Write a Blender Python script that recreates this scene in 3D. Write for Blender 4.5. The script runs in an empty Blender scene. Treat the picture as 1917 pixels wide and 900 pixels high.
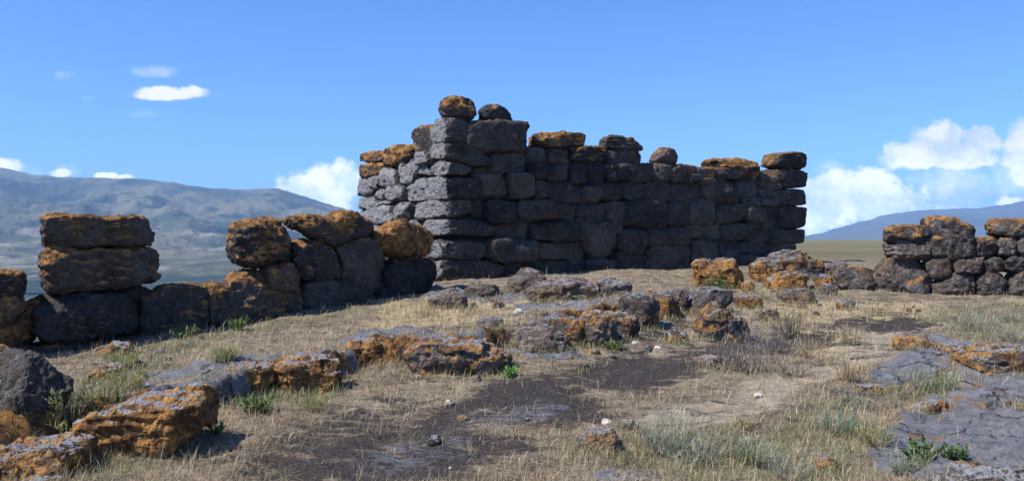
import bpy, math, random
import numpy as np
from math import radians
SC = bpy.context.scene
COL = SC.collection
random.seed(7); RNG = np.random.default_rng(11)
# ------------------------------------------------------------------ camera
F = 1660.0; W0 = 958.5; H0 = 450.0; CZ = 1.7
cam_d = bpy.data.cameras.new('camera'); cam = bpy.data.objects.new('camera', cam_d); COL.objects.link(cam)
cam.location = (0, 0, CZ); cam.rotation_euler = (radians(90), 0, 0)
cam_d.sensor_width = 36.0; cam_d.lens = 36.0 * F / 1917.0
cam_d.clip_start = 0.1; cam_d.clip_end = 80000.0
SC.camera = cam
# ------------------------------------------------------------------ light
SUN_EL = radians(52); SUN_AZ = radians(205)      # azimuth measured in the XY plane: from the left, a little towards the camera
sdir = (math.cos(SUN_EL)*math.cos(SUN_AZ), math.cos(SUN_EL)*math.sin(SUN_AZ), math.sin(SUN_EL))
sun_d = bpy.data.lights.new('sun', 'SUN'); sun_d.energy = 5.0; sun_d.angle = radians(0.53); sun_d.color = (1.0, 0.955, 0.88)
sun = bpy.data.objects.new('sun', sun_d); COL.objects.link(sun)
from mathutils import Vector
sun.rotation_euler = Vector(sdir).to_track_quat('Z', 'Y').to_euler()
SC.view_settings.view_transform = 'Standard'; SC.view_settings.look = 'None'
SC.view_settings.exposure = 0.52; SC.view_settings.gamma = 1.0
SC.render.engine = 'CYCLES'
SC.cycles.max_bounces = 6; SC.cycles.volume_bounces = 0
SC.cycles.transparent_max_bounces = 8

class NT:
    """tiny node-tree writer"""
    def __init__(s, tree): s.t = tree; s.n = tree.nodes; s.l = tree.links
    def new(s, typ, **kw):
        n = s.n.new(typ)
        for k, v in kw.items(): setattr(n, k, v)
        return n
    def put(s, sock, v):
        if v is None: return
        if hasattr(v, 'is_output') : s.l.new(v, sock)
        elif isinstance(v, (tuple, list)) and len(v) == 3 and sock.type == 'RGBA': sock.default_value = (*v, 1)
        else: sock.default_value = v
    def math(s, op, a, b=None, c=None, clamp=False):
        n = s.new('ShaderNodeMath', operation=op); n.use_clamp = clamp
        s.put(n.inputs[0], a); s.put(n.inputs[1], b); s.put(n.inputs[2], c); return n.outputs[0]
    def mix(s, f, a, b, mode='MIX'):
        n = s.new('ShaderNodeMix', data_type='RGBA', blend_type=mode)
        s.put(n.inputs[0], f); s.put(n.inputs[6], a); s.put(n.inputs[7], b); return n.outputs[2]
    def noise(s, vec, scale, detail=4, rough=0.55, dist=0.0, out=0):
        n = s.new('ShaderNodeTexNoise'); s.put(n.inputs['Vector'], vec)
        n.inputs['Scale'].default_value = scale; n.inputs['Detail'].default_value = detail
        n.inputs['Roughness'].default_value = rough; n.inputs['Distortion'].default_value = dist; return n.outputs[out]
    def voro(s, vec, scale, feature='F1'):
        n = s.new('ShaderNodeTexVoronoi', feature=feature); s.put(n.inputs['Vector'], vec); n.inputs['Scale'].default_value = scale; return n.outputs['Distance']
    def step(s, v, lo, hi, a=0.0, b=1.0):
        n = s.new('ShaderNodeMapRange', interpolation_type='SMOOTHSTEP'); s.put(n.inputs[0], v)
        n.inputs[1].default_value = lo; n.inputs[2].default_value = hi; n.inputs[3].default_value = a; n.inputs[4].default_value = b; return n.outputs[0]
    def attr(s, name): return s.new('ShaderNodeAttribute', attribute_name=name)
    def bump(s, h, strength, dist, normal=None):
        n = s.new('ShaderNodeBump'); n.inputs['Strength'].default_value = strength; n.inputs['Distance'].default_value = dist
        s.put(n.inputs['Height'], h); s.put(n.inputs['Normal'], normal); return n.outputs[0]

# ------------------------------------------------------------------ world: sky with clouds at infinity, laid out by world direction
world = bpy.data.worlds.new('World'); SC.world = world; world.use_nodes = True
w = NT(world.node_tree); w.n.clear()
sky = w.new('ShaderNodeTexSky', sky_type='NISHITA'); sky.sun_disc = False
sky.sun_elevation = SUN_EL; sky.sun_rotation = math.pi/2 - SUN_AZ
sky.altitude = 1700; sky.air_density = 1.0; sky.dust_density = 0.3; sky.ozone_density = 1.6
geo = w.new('ShaderNodeTexCoord'); sep = w.new('ShaderNodeSeparateXYZ'); w.l.new(geo.outputs['Generated'], sep.inputs[0])
SKYGAIN = (0.63, 0.99, 1.55)
yy = w.math('MAXIMUM', sep.outputs[1], 0.05)
u = w.math('DIVIDE', sep.outputs[0], yy); v = w.math('DIVIDE', sep.outputs[2], yy)
comb = w.new('ShaderNodeCombineXYZ'); w.l.new(u, comb.inputs[0]); w.l.new(v, comb.inputs[1])
uv = comb.outputs[0]
nbig = w.math('SUBTRACT', w.noise(uv, 17, 7, 0.62), 0.5)
vor = w.math('SUBTRACT', 0.45, w.voro(w.mix(.06, uv, w.noise(uv, 60, 4, .6, out=1)), 34))
nfine = w.math('SUBTRACT', w.noise(uv, 55, 5, 0.6), 0.5)
nn = w.math('ADD', w.math('ADD', w.math('MULTIPLY', nbig, 2.0), w.math('MULTIPLY', nfine, 1.1)), w.math('MULTIPLY', vor, .5))
CLOUDS = [ # px, py, rx, ry, flat bottom (0/1)
 (315,178,84,19,1),(290,172,34,14,1),(600,362,82,58,0),(640,345,45,45,0),(545,366,45,24,0),
 (18,310,44,20,0),(112,326,26,13,0),(198,330,30,11,0),(235,333,20,9,0),
 (1560,355,62,40,0),(1625,345,62,38,0),(1580,385,95,36,0),(1540,385,70,60,0),(1700,300,62,42,1),(1760,275,70,48,1),(1835,268,50,38,1),(1790,300,90,32,1),
 (1915,285,45,70,1),(1925,330,45,26,0),(1895,378,42,14,0),(1670,370,80,36,0)]
dens = None
for (cx, cy, rx, ry, fl) in CLOUDS:
    if rx > 44: rx *= 1.12; ry *= 1.12
    du = w.math('MULTIPLY', w.math('SUBTRACT', u, (cx-W0)/F), F/rx)
    dv = w.math('MULTIPLY', w.math('SUBTRACT', v, (H0-cy)/F), F/ry)
    if fl: dv = w.math('MAXIMUM', dv, w.math('MULTIPLY', dv, -1.7))
    d = w.math('SUBTRACT', 1.0, w.math('ADD', w.math('MULTIPLY', du, du), w.math('MULTIPLY', dv, dv)))
    dens = d if dens is None else w.math('MAXIMUM', dens, d)
dens = w.math('ADD', dens, nn)
cover = w.step(dens, 0.05, 0.70)
wisp = None
for (cx, cy, rx, ry, k) in [(285,134,60,16,.5),(120,142,28,12,.4),(270,215,40,12,.22),(165,185,18,8,.15),(1600,415,150,45,1.3),(1700,395,170,45,1.0),(1790,350,150,60,.75),(1860,270,60,40,.6),(1560,340,60,50,.6),(1900,340,80,50,.6),(30,320,160,20,.3)]:
    du = w.math('MULTIPLY', w.math('SUBTRACT', u, (cx-W0)/F), F/rx)
    dv = w.math('MULTIPLY', w.math('SUBTRACT', v, (H0-cy)/F), F/ry)
    d = w.math('SUBTRACT', 1.0, w.math('ADD', w.math('MULTIPLY', du, du), w.math('MULTIPLY', dv, dv)), clamp=True)
    d = w.math('MULTIPLY', w.math('MULTIPLY', w.step(d, 0, .5), k), w.math('ADD', w.math('ADD', -.15, w.math('MULTIPLY', d, .9)), w.math('MULTIPLY', nn, 1.3), clamp=True), clamp=True)
    wisp = d if wisp is None else w.math('MAXIMUM', wisp, d)
front = w.step(sep.outputs[1], 0.1, 0.3)
alpha = w.math('MULTIPLY', w.math('MAXIMUM', cover, w.math('MULTIPLY', wisp, 0.8)), front, clamp=True)
# light and shade inside the cloud body: bright where thick above, blue-grey in the thin lower parts
shade = w.step(w.math('ADD', w.math('ADD', w.noise(uv, 22, 6, 0.6), w.math('MULTIPLY', vor, .2)), w.math('MULTIPLY', v, 1.4)), 0.42, 0.70)
ccol = w.mix(shade, (0.60, 0.71, 0.92), (0.97, 0.98, 1.0))
CLOUD_GAIN = 9.0
cc = w.new('ShaderNodeVectorMath', operation='SCALE'); w.l.new(ccol, cc.inputs[0]); w.l.new(w.step(v, .01, .13, CLOUD_GAIN*2.2, CLOUD_GAIN), cc.inputs['Scale'])
skyg = w.mix(1.0, sky.outputs[0], SKYGAIN, 'MULTIPLY')
final = w.mix(alpha, skyg, cc.outputs[0])
bg = w.new('ShaderNodeBackground'); bg.inputs['Strength'].default_value = 0.095; w.l.new(final, bg.inputs[0])
wo = w.new('ShaderNodeOutputWorld'); w.l.new(bg.outputs[0], wo.inputs[0])

# ------------------------------------------------------------------ numpy noise
def _h(ix, iy, iz, seed):
    n = (ix*374761393 + iy*668265263 + iz*2147483647 + seed*144269) & 0xffffffff
    n = ((n ^ (n >> 13)) * 1274126177) & 0xffffffff
    n = n ^ (n >> 16)
    n = (n * 2246822519) & 0xffffffff
    return ((n ^ (n >> 15)) & 0xffff) / 65535.0
def vnoise(p, seed=0):
    p = np.asarray(p, float); i = np.floor(p).astype(np.int64); f = p - i; f = f*f*f*(f*(f*6-15)+10)
    r = 0
    for dx in (0, 1):
        wx = f[:, 0] if dx else 1-f[:, 0]
        for dy in (0, 1):
            wy = f[:, 1] if dy else 1-f[:, 1]
            for dz in (0, 1):
                wz = f[:, 2] if dz else 1-f[:, 2]
                r = r + wx*wy*wz*_h(i[:, 0]+dx, i[:, 1]+dy, i[:, 2]+dz, seed)
    return r*2-1
def fbm(p, octv=4, seed=0, gain=0.5, ridged=False):
    a = 1.0; s = 0; p = np.asarray(p, float)
    for k in range(octv):
        n = vnoise(p*(2.03**k)+k*17.3, seed+k)
        if ridged: n = 1-2*np.abs(n)
        s = s + a*n; a *= gain
    return s
def worley(p, seed=0):
    p = np.asarray(p, float); i = np.floor(p).astype(np.int64); best = np.full(len(p), 9.0); cid = np.zeros(len(p))
    for dx in (-1, 0, 1):
        for dy in (-1, 0, 1):
            for dz in (-1, 0, 1):
                c = i+np.array([dx, dy, dz])
                q = np.stack([c[:, k]+_h(c[:, 0], c[:, 1], c[:, 2], seed+3+k) for k in range(3)], 1)
                d = ((q-p)**2).sum(1); m = d < best; best[m] = d[m]
                cid[m] = _h(c[m, 0], c[m, 1], c[m, 2], seed+9)
    return np.sqrt(best), cid
def sstep(x, a, b): t = np.clip((x-a)/(b-a), 0, 1); return t*t*(3-2*t)

# ------------------------------------------------------------------ object helpers
def tag(o, label=None, cat=None, group=None, kind=None):
    if label: o['label'] = label
    if cat: o['category'] = cat
    if group: o['group'] = group
    if kind: o['kind'] = kind
    return o
def empty(name, loc):
    o = bpy.data.objects.new(name, None); COL.objects.link(o); o.location = loc; return o
def mesh(name, verts, faces, mat, parent=None, smooth=True, attrs=None, origin=None, fsize=4):
    verts = np.asarray(verts, float)
    if origin is None: origin = verts.mean(0); origin = np.array([origin[0], origin[1], verts[:, 2].min()])
    origin = np.asarray(origin, float)
    vl = verts-origin
    me = bpy.data.meshes.new(name); nf = len(faces)
    faces = np.asarray(faces, dtype=np.int32); fs = faces.shape[1]
    me.vertices.add(len(vl)); me.vertices.foreach_set('co', vl.astype(np.float32).ravel())
    me.loops.add(nf*fs); me.loops.foreach_set('vertex_index', faces.ravel())
    me.polygons.add(nf); me.polygons.foreach_set('loop_start', np.arange(0, nf*fs, fs, dtype=np.int32))
    me.update(calc_edges=True)
    me.polygons.foreach_set('use_smooth', np.full(nf, smooth))
    for k, a in (attrs or {}).items():
        a = np.asarray(a, np.float32)
        if a.ndim == 1: at = me.attributes.new(k, 'FLOAT', 'POINT'); at.data.foreach_set('value', a)
        else: at = me.attributes.new(k, 'FLOAT_VECTOR', 'POINT'); at.data.foreach_set('vector', a.ravel())
    me.materials.append(mat); me.validate(); me.update()
    o = bpy.data.objects.new(name, me); COL.objects.link(o)
    if parent is not None:
        o.parent = parent; o.location = origin-np.array(parent.location)
    else: o.location = origin
    return o

# ------------------------------------------------------------------ materials
def new_mat(name):
    m = bpy.data.materials.new(name); m.use_nodes = True; t = NT(m.node_tree); t.n.clear()
    b = t.new('ShaderNodeBsdfPrincipled'); b.inputs['Roughness'].default_value = 0.92; b.inputs['Specular IOR Level'].default_value = 0.18
    o = t.new('ShaderNodeOutputMaterial'); t.l.new(b.outputs[0], o.inputs[0])
    return m, t, b
def rock_color(t, pos, lich, tone=None, pale=None):
    """grey vesicular basalt with orange and rust lichen; lich is a 0..1 amount"""
    n1 = t.noise(pos, 2.1, 5, 0.6); n2 = t.noise(pos, 11, 5, 0.65); n3 = t.noise(pos, 48, 3, 0.6)
    g = t.math('ADD', t.math('MULTIPLY', n1, 0.45), t.math('ADD', t.math('MULTIPLY', n2, 0.4), t.math('MULTIPLY', n3, 0.25)))
    gf = t.step(g, 0.38, 0.72)
    base = t.mix(gf, (0.034, 0.031, 0.030), (0.128, 0.118, 0.112))
    base = t.mix(t.math('MULTIPLY', t.step(t.noise(pos, 1.3, 4, .65, .5), .5, .66), .6), base, (0.105, 0.070, 0.048))
    if tone is not None: base = t.mix(1.0, base, tone, 'MULTIPLY')
    # pale grey lichen crust in small spots
    crust_lit = t.math('MULTIPLY', t.step(t.noise(pos, 23, 5, 0.75, 0.4), 0.57, 0.64), t.step(t.noise(pos, 3.3, 3), 0.48, 0.62))
    base = t.mix(t.math('MULTIPLY', crust_lit, 0.8), base, (0.36, 0.34, 0.31))
    ln = t.math('ADD', t.math('MULTIPLY', t.noise(pos, 3.1, 6, 0.72, 0.4), 0.85), t.math('MULTIPLY', t.noise(pos, 21, 4, 0.7), 0.30)); ln = t.math('SUBTRACT', ln, .075)
    lm = t.step(t.math('ADD', t.math('MULTIPLY', lich, 0.95), ln), 0.87, 1.00)
    oc = t.mix(t.step(t.noise(pos, 5, 6, 0.75), 0.40, 0.62), (0.105, 0.052, 0.026), (0.43, 0.215, 0.066))
    oc = t.mix(t.step(t.noise(pos, 30, 3, 0.6), 0.56, 0.7), oc, (0.085, 0.055, 0.035))
    oc = t.mix(t.math('MULTIPLY', t.step(t.noise(pos, 13, 3, 0.6), 0.57, 0.7), 0.5), oc, (0.43, 0.31, 0.10))
    # vesicles: small pits coloured darker than the rock around them
    pit = t.step(t.voro(pos, 26), 0.16, 0.30)
    pitm = t.math('MULTIPLY', t.math('SUBTRACT', 1.0, pit), t.step(t.noise(pos, 4.5, 3), 0.42, 0.55))
    col = t.mix(lm, base, oc)
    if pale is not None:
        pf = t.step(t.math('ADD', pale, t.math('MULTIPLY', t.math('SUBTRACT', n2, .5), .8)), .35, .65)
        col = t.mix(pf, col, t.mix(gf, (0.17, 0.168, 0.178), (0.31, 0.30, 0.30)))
    return t.mix(t.math('MULTIPLY', pitm, 0.55), col, (0.03, 0.027, 0.026)), lm
def rock_bump(t, pos, k=1.0):
    h1 = t.noise(pos, 9, 6, 0.65); h2 = t.noise(pos, 34, 4, 0.7)
    pits = t.step(t.voro(pos, 26), 0.08, 0.34); pits2 = t.step(t.voro(pos, 11), 0.05, 0.30)
    cracks = t.step(t.voro(pos, 4.2, 'DISTANCE_TO_EDGE'), 0.0, 0.05)
    h = t.math('ADD', t.math('MULTIPLY', h1, 0.9), t.math('MULTIPLY', h2, 0.35))
    h = t.math('ADD', h, t.math('MULTIPLY', pits, 0.22)); h = t.math('ADD', h, t.math('MULTIPLY', pits2, 0.35))
    h = t.math('ADD', h, t.math('MULTIPLY', cracks, 0.12))
    return t.bump(h, 1.0, 0.085*k)
def geopos(t): return t.new('ShaderNodeNewGeometry').outputs['Position']
def make_rock(name, warm=0.0, k=1.0, dark=1.0):
    m, t, b = new_mat(name); pos = geopos(t)
    oi = t.new('ShaderNodeObjectInfo').outputs['Random']
    tone = t.mix(oi, tuple(dark*q for q in (0.55, 0.55, 0.58)), tuple(dark*q for q in (1.6, 1.47, 1.36)))
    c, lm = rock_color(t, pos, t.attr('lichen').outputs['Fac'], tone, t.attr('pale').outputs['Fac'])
    if warm: c = t.mix(warm, c, (0.22, 0.16, 0.12))
    t.put(b.inputs['Base Color'], c); t.put(b.inputs['Normal'], rock_bump(t, pos, k)); return m
M_ROCK = make_rock('basalt_lichen'); M_PALE = make_rock('pale_basalt', 0.35); M_DARK = make_rock('dark_basalt', 0.0, 1.2, .88)

# ------------------------------------------------------------------ near ground height
def base_y(Y): return np.interp(Y, [0, 4, 6.2, 8.3, 11, 13, 15.5, 18.5, 23, 40, 200, 3000, 9000], [-.25, -.12, .02, .2, .375, .52, .67, .92, 1.15, 1.2, 1.1, 4.0, 12.0])
SX = [-6, -4.5, -3.41, -3.11, -2.69, -2.35, -1.7, -1.1, 0, .75, 2.04, 3.0]; SY = [5.2, 6.0, 6.6, 7.15, 8, 8.9, 9.6, 9.85, 10.9, 11.9, 13.8, 15]
def Gz(x, y):
    x = np.asarray(x, float); y = np.asarray(y, float)
    z = base_y(y)
    # smoothed version of the rise
    for k in (-0.8, 0.8): z = z+base_y(y+k)
    z = z/3
    ys = np.interp(x, SX, SY)+0.16*fbm(np.stack([np.ravel(x)*1.9, np.ravel(x)*0, np.ravel(x)*0], 1), 4, 90).reshape(np.shape(x)); amp = np.interp(x, [-6, -3.4, -3.1, -2.35, -1.6, 0, 2, 3.0, 3.6], [.28, .31, .29, .26, .23, .19, .20, .15, 0])
    d = np.maximum(y-ys, 0); dec = np.exp(-d/2.8)
    low = np.interp(x, [-8, -3, 0], [-.16, -.12, 0])
    z = z+sstep(y-ys, -0.05, 0.13)*(amp*dec+low*(1-dec))
    # low swell of bedrock at the right
    z = z+0.10*np.exp(-((x-5.2)/1.7)**2-((y-9.0)/2.4)**2)+0.06*np.exp(-((x-3.6)/1.0)**2-((y-6.6)/.9)**2)
    # gentle mound in front of the tower
    z = z+0.05*np.exp(-((x-0.5)/2.0)**2-((y-17)/1.5)**2)
    # the edge of the plateau on the left
    xe = np.interp(y, [0, 6, 8, 9.5, 11, 13, 16, 18, 21, 60, 1000, 9000], [-7, -5.6, -5.3, -5.9, -7.0, -5.9, -4.2, -4.3, -5.2, -9, -90, -600])
    q = np.maximum(xe-x, 0)
    return z-80*(1-np.exp(-q*q/(q+1.2)/45))
def ground_noise(x, y, rock=0):
    p = np.stack([x, y, x*0], 1)
    return 0.045*fbm(p*0.9, 4, 21)+0.016*fbm(p*4.5, 4, 5)
def Gfull(x, y):
    x = np.atleast_1d(np.asarray(x, float)); y = np.atleast_1d(np.asarray(y, float)); return Gz(x, y)+ground_noise(x, y)
def on_ground(px, py):
    """where the sight line of a place in the photo meets the modelled ground"""
    a = (px-W0)/F; b = (H0-py)/F; Y = np.arange(4.5, 60, .02)
    dz = CZ+b*Y-Gfull(a*Y, Y); k = np.argmax(dz < 0)
    if dz[k] >= 0: k = len(Y)-1
    return a*Y[k], Y[k], float(Gfull(a*Y[k], Y[k])[0])

# masks defined as soft ellipses (px, py, rx, ry, tilt) and fixed to the ground positions they fall on
def mask(x, y, z, ells, rough=0.35, seed=3, soft=.55):
    yy_ = np.maximum(y, 1.0); px = W0+x/yy_*F; py = H0-(z-CZ)/yy_*F; m = np.zeros(len(x))
    nz = rough*fbm(np.stack([x*1.3, y*1.3, x*0], 1), 4, seed)
    for (cx, cy, rx, ry, an, *st) in ells:
        c, s = math.cos(radians(an)), math.sin(radians(an)); dx = px-cx; dy = py-cy
        e = ((dx*c+dy*s)/rx)**2+((-dx*s+dy*c)/ry)**2
        m = np.maximum(m, sstep(1-e+nz*1.4, -.25*(soft > 1), soft)*(st[0] if st else 1))
    return m*(y > 4)
BURN = [(980,760,400,62,-14),(760,850,330,70,-8),(1150,700,200,32,-8),(1340,655,130,26,-6),(1650,603,130,20,0),(1500,640,120,18,-5,.8),(1250,620,60,20,-20,.6),(700,790,160,16,-20,.6),(1480,765,120,10,-4,.5),(600,820,200,40,-15,.5)]
ASH = [(820,850,260,34,-8),(1000,770,200,40,-10),(1100,745,130,14,-6),(1150,800,90,12,-4),(760,880,180,16,-3),(980,820,60,10,0)]
PATH = [(1500,705,290,30,-20),(1360,765,190,26,-8),(1560,680,150,22,-22),(1620,640,110,18,-25),(1420,740,120,26,-10)]
ROCKM = [(1830,790,170,90,-25),(1700,690,110,45,-30),(1870,740,140,70,-10),(1850,880,200,60,0),(310,705,170,26,-10),(480,668,150,15,-12),(650,642,90,13,-10),(990,640,60,22,0),(1000,655,80,16,0),(1660,870,130,28,-4),(1180,895,90,16,0),(850,550,60,18,0),(900,560,90,14,0),(1120,570,60,12,0),(1250,610,40,12,0),(100,800,120,26,-12),(760,630,60,10,0),(1000,575,70,8,0),(560,650,60,8,0),(1060,670,90,10,0,.7)]
GREEN = [(200,720,150,40,-30),(300,655,170,16,-10),(500,610,220,14,-10),(520,740,110,28,-10),(1560,790,80,40,0),(1280,850,130,60,0),(1480,860,160,50,0),(1850,600,130,40,0),(1720,720,80,40,0),(1720,850,100,50,0),(600,745,90,20,0),(1100,640,110,10,-10),(1250,600,70,12,-30),(120,770,60,30,-20),(260,870,120,14,-15,.6),(690,580,120,10,-8,.6)]
STRAW = [(840,580,170,32,-5),(1590,585,240,22,0,.8),(1620,640,90,20,0,.8),(1560,640,80,30,0)]

# ground sheet: one graded grid, fine near the camera, reaching the horizon
def graded(a, b, step, lo, hi, g=1.16):
    xs = list(np.arange(a, b+1e-6, step)); d = step; x = xs[-1]; up = []
    while x < hi: d *= g; x += d; up.append(x)
    d = step; x = a; dn = []
    while x > lo: d *= g; x -= d; dn.append(x)
    return np.array(dn[::-1]+xs+up)
gx = graded(-8.5, 10.5, .045, -9000, 9000); gy = graded(4.6, 20, .045, -60, 9000)
GX, GY = np.meshgrid(gx, gy); fx = GX.ravel(); fy = GY.ravel()
zz = Gfull(fx, fy)
mk = {'burn': mask(fx, fy, zz, BURN, .35, 3, 1.5), 'ash': mask(fx, fy, zz, ASH, .6, 8, 1.4), 'path': mask(fx, fy, zz, PATH), 'rock': mask(fx, fy, zz, ROCKM, .7, 14, .9), 'green': mask(fx, fy, zz, GREEN, .5, 31), 'straw': mask(fx, fy, zz, STRAW, .5, 41)}
P3 = np.stack([fx, fy, fx*0], 1)
ysl = np.interp(fx, SX, SY)+0.16*fbm(np.stack([fx*1.9, fx*0, fx*0], 1), 4, 90)
dl = fy-ysl; lx = sstep(fx, -5.5, -4.6)*(1-sstep(fx, 2.9, 3.4))
mk['ledge'] = sstep(fbm(np.stack([fx*1.1, fy*1.1, fx*0], 1), 3, 97), -.95, -.35)*lx*sstep(dl, -.16, -.03)*(1-sstep(dl, .12, .34))
mk['rock'] = np.maximum(mk['rock'], lx*sstep(dl, -.12, 0)*(1-sstep(dl+.25*fbm(P3*1.4, 3, 95), .35, .9))*.8)
near = (fy > 4) & (fy < 22) & (np.abs(fx) < 12)
rk = mk['rock']
wd, wc = worley(P3[near]*np.array([1.5, 2.2, 1]), 5)
zz[near] += rk[near]*(0.085*wc-0.035+0.032*fbm(P3[near]*2.2, 5, 77, ridged=True)+0.016*fbm(P3[near]*9, 3, 9, ridged=True))
zz[near] += (1-rk[near])*0.012*fbm(P3[near]*13, 3, 19)
zz += mk['ledge']*(fy > 4)*(fy < 22)*(0.045*fbm(P3*np.array([3.1, 3.7, 1])+3, 5, 91)+.02)
zz += -0.015*mk['path']
nx, ny = len(gx), len(gy)
idx = np.arange(nx*ny).reshape(ny, nx)
gf = np.stack([idx[:-1, :-1], idx[:-1, 1:], idx[1:, 1:], idx[1:, :-1]], -1).reshape(-1, 4)
mg, t, b = new_mat('ground')
pos = geopos(t)
n1 = t.noise(pos, 1.1, 5, .6); n2 = t.noise(pos, 7, 5, .7); n3 = t.noise(pos, 42, 4, .7)
stretch = t.new('ShaderNodeMapping'); t.l.new(pos, stretch.inputs[0]); stretch.inputs['Scale'].default_value = (1, .5, 1)
fib = t.noise(stretch.outputs[0], 75, 3, .7, 1.2)
soil = t.mix(t.step(n2, .35, .68), (0.145, 0.110, 0.080), (0.40, 0.32, 0.22))
soil = t.mix(t.step(n3, .42, .66), soil, (0.44, 0.36, 0.245))
soil = t.mix(t.math('MULTIPLY', t.step(fib, .5, .64), .6), soil, (0.075, 0.058, 0.042))
soil = t.mix(t.math('MULTIPLY', t.step(t.noise(pos, 1.7, 6, .7), .48, .62), .6), soil, (0.15, 0.105, 0.082))
soil = t.mix(t.math('MULTIPLY', t.attr('straw').outputs['Fac'], t.step(n2, .2, .6)), soil, (0.55, 0.44, 0.25))
soil = t.mix(t.math('MULTIPLY', t.attr('green').outputs['Fac'], t.step(n2, .3, .75)), soil, (0.15, 0.165, 0.085))
pathc = t.mix(t.step(n2, .35, .7), (0.30, 0.24, 0.175), (0.50, 0.41, 0.30))
soil = t.mix(t.math('MULTIPLY', t.attr('path').outputs['Fac'], t.step(t.math('ADD', n2, n1), .55, 1.0)), soil, pathc)
mb = t.new('ShaderNodeMapping'); t.l.new(pos, mb.inputs[0]); mb.inputs['Rotation'].default_value = (0, 0, radians(-38)); mb.inputs['Scale'].default_value = (.8, 2.6, 1)
nb = t.noise(mb.outputs[0], 2.1, 7, .74, .6)
bn = t.step(t.math('ADD', t.math('MULTIPLY', t.attr('burn').outputs['Fac'], .45), t.math('ADD', t.math('MULTIPLY', nb, 1.6), t.math('MULTIPLY', n3, .35))), 1.00, 1.20)
burnc = t.mix(t.step(n3, .4, .66), (0.022, 0.021, 0.025), (0.085, 0.068, 0.062))
soil = t.mix(t.math('MULTIPLY', bn, .93), soil, burnc)
ashm = t.step(t.math('ADD', t.math('MULTIPLY', t.attr('ash').outputs['Fac'], .42), t.math('MULTIPLY', t.noise(mb.outputs[0], 4.2, 7, .78, 1.0), 1.5)), 1.04, 1.42)
soil = t.mix(t.math('MULTIPLY', ashm, .85), soil, (0.22, 0.235, 0.28))
rc, _ = rock_color(t, pos, 0.03)
rc = t.mix(.72, rc, t.mix(t.step(n2, .35, .65), (0.185, 0.195, 0.222), (0.33, 0.34, 0.365)))
lich2 = t.step(t.math('ADD', t.math('MULTIPLY', t.noise(pos, 3.1, 4, .6), .7), t.math('MULTIPLY', t.noise(pos, 21, 4, .6), .3)), .555, .61)
rc = t.mix(t.math('MULTIPLY', lich2, .85), rc, (0.36, 0.17, 0.055))
crk = t.math('SUBTRACT', 1.0, t.step(t.voro(t.mix(.35, pos, t.noise(pos, 1.6, 4, .6, out=1)), 1.5, 'DISTANCE_TO_EDGE'), .004, .030))
crk = t.math('MULTIPLY', crk, t.step(n2, .42, .58))
rc = t.mix(t.math('MULTIPLY', crk, .8), rc, (0.035, 0.034, 0.036))
pitg = t.math('SUBTRACT', 1.0, t.step(t.voro(pos, 13), .10, .22)); rc = t.mix(t.math('MULTIPLY', pitg, t.step(n1, .45, .55)), rc, (0.03, 0.03, 0.03))
ledge_m = t.step(t.math('ADD', t.math('MULTIPLY', t.attr('ledge').outputs['Fac'], .75), t.math('MULTIPLY', t.noise(pos, 3.4, 5, .7), .6)), .72, .86)
ledge_c = t.mix(t.step(t.noise(pos, 6, 6, .75), .40, .62), (0.060, 0.040, 0.028), (0.42, 0.205, 0.058))
rc = t.mix(ledge_m, rc, ledge_c)
rm = t.step(t.math('ADD', t.attr('rock').outputs['Fac'], t.math('MULTIPLY', t.math('SUBTRACT', n2, .5), 1.1)), .38, .6)
col = t.mix(rm, soil, rc)
# far plain: olive steppe with soft bands
sp = t.new('ShaderNodeSeparateXYZ'); t.l.new(pos, sp.inputs[0])
farm = t.step(sp.outputs[1], 19, 30)
m2 = t.new('ShaderNodeMapping'); t.l.new(pos, m2.inputs[0]); m2.inputs['Scale'].default_value = (.004, .03, .0)
plain = t.mix(t.step(t.noise(m2.outputs[0], 1, 5, .6), .35, .65), (0.095, 0.098, 0.045), (0.190, 0.162, 0.088))
plain = t.mix(t.math('MULTIPLY', t.step(t.noise(pos, 1.7, 5, .75), .45, .7), .45), plain, (0.26, 0.21, 0.11))
plain = t.mix(t.step(sp.outputs[2], -40, -12), t.mix(t.step(t.noise(pos, .02, 5, .7), .4, .6), (0.018, 0.032, 0.020), (0.050, 0.064, 0.034)), plain)
col = t.mix(farm, col, plain)
t.put(b.inputs['Base Color'], col)
hb = t.math('ADD', t.math('MULTIPLY', n3, .5), t.math('MULTIPLY', fib, .6)); hb = t.math('ADD', hb, n2)
hb = t.math('SUBTRACT', hb, t.math('MULTIPLY', t.math('MULTIPLY', crk, rm), 1.2)); hb = t.math('ADD', hb, t.math('MULTIPLY', rm, t.noise(pos, 16, 6, .75)))
t.put(b.inputs['Normal'], t.bump(hb, 1.0, .045))
ground = mesh('ground', np.stack([fx, fy, zz], 1), gf, mg, attrs=mk, origin=(0, 0, 0)); tag(ground, kind='structure')

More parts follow.
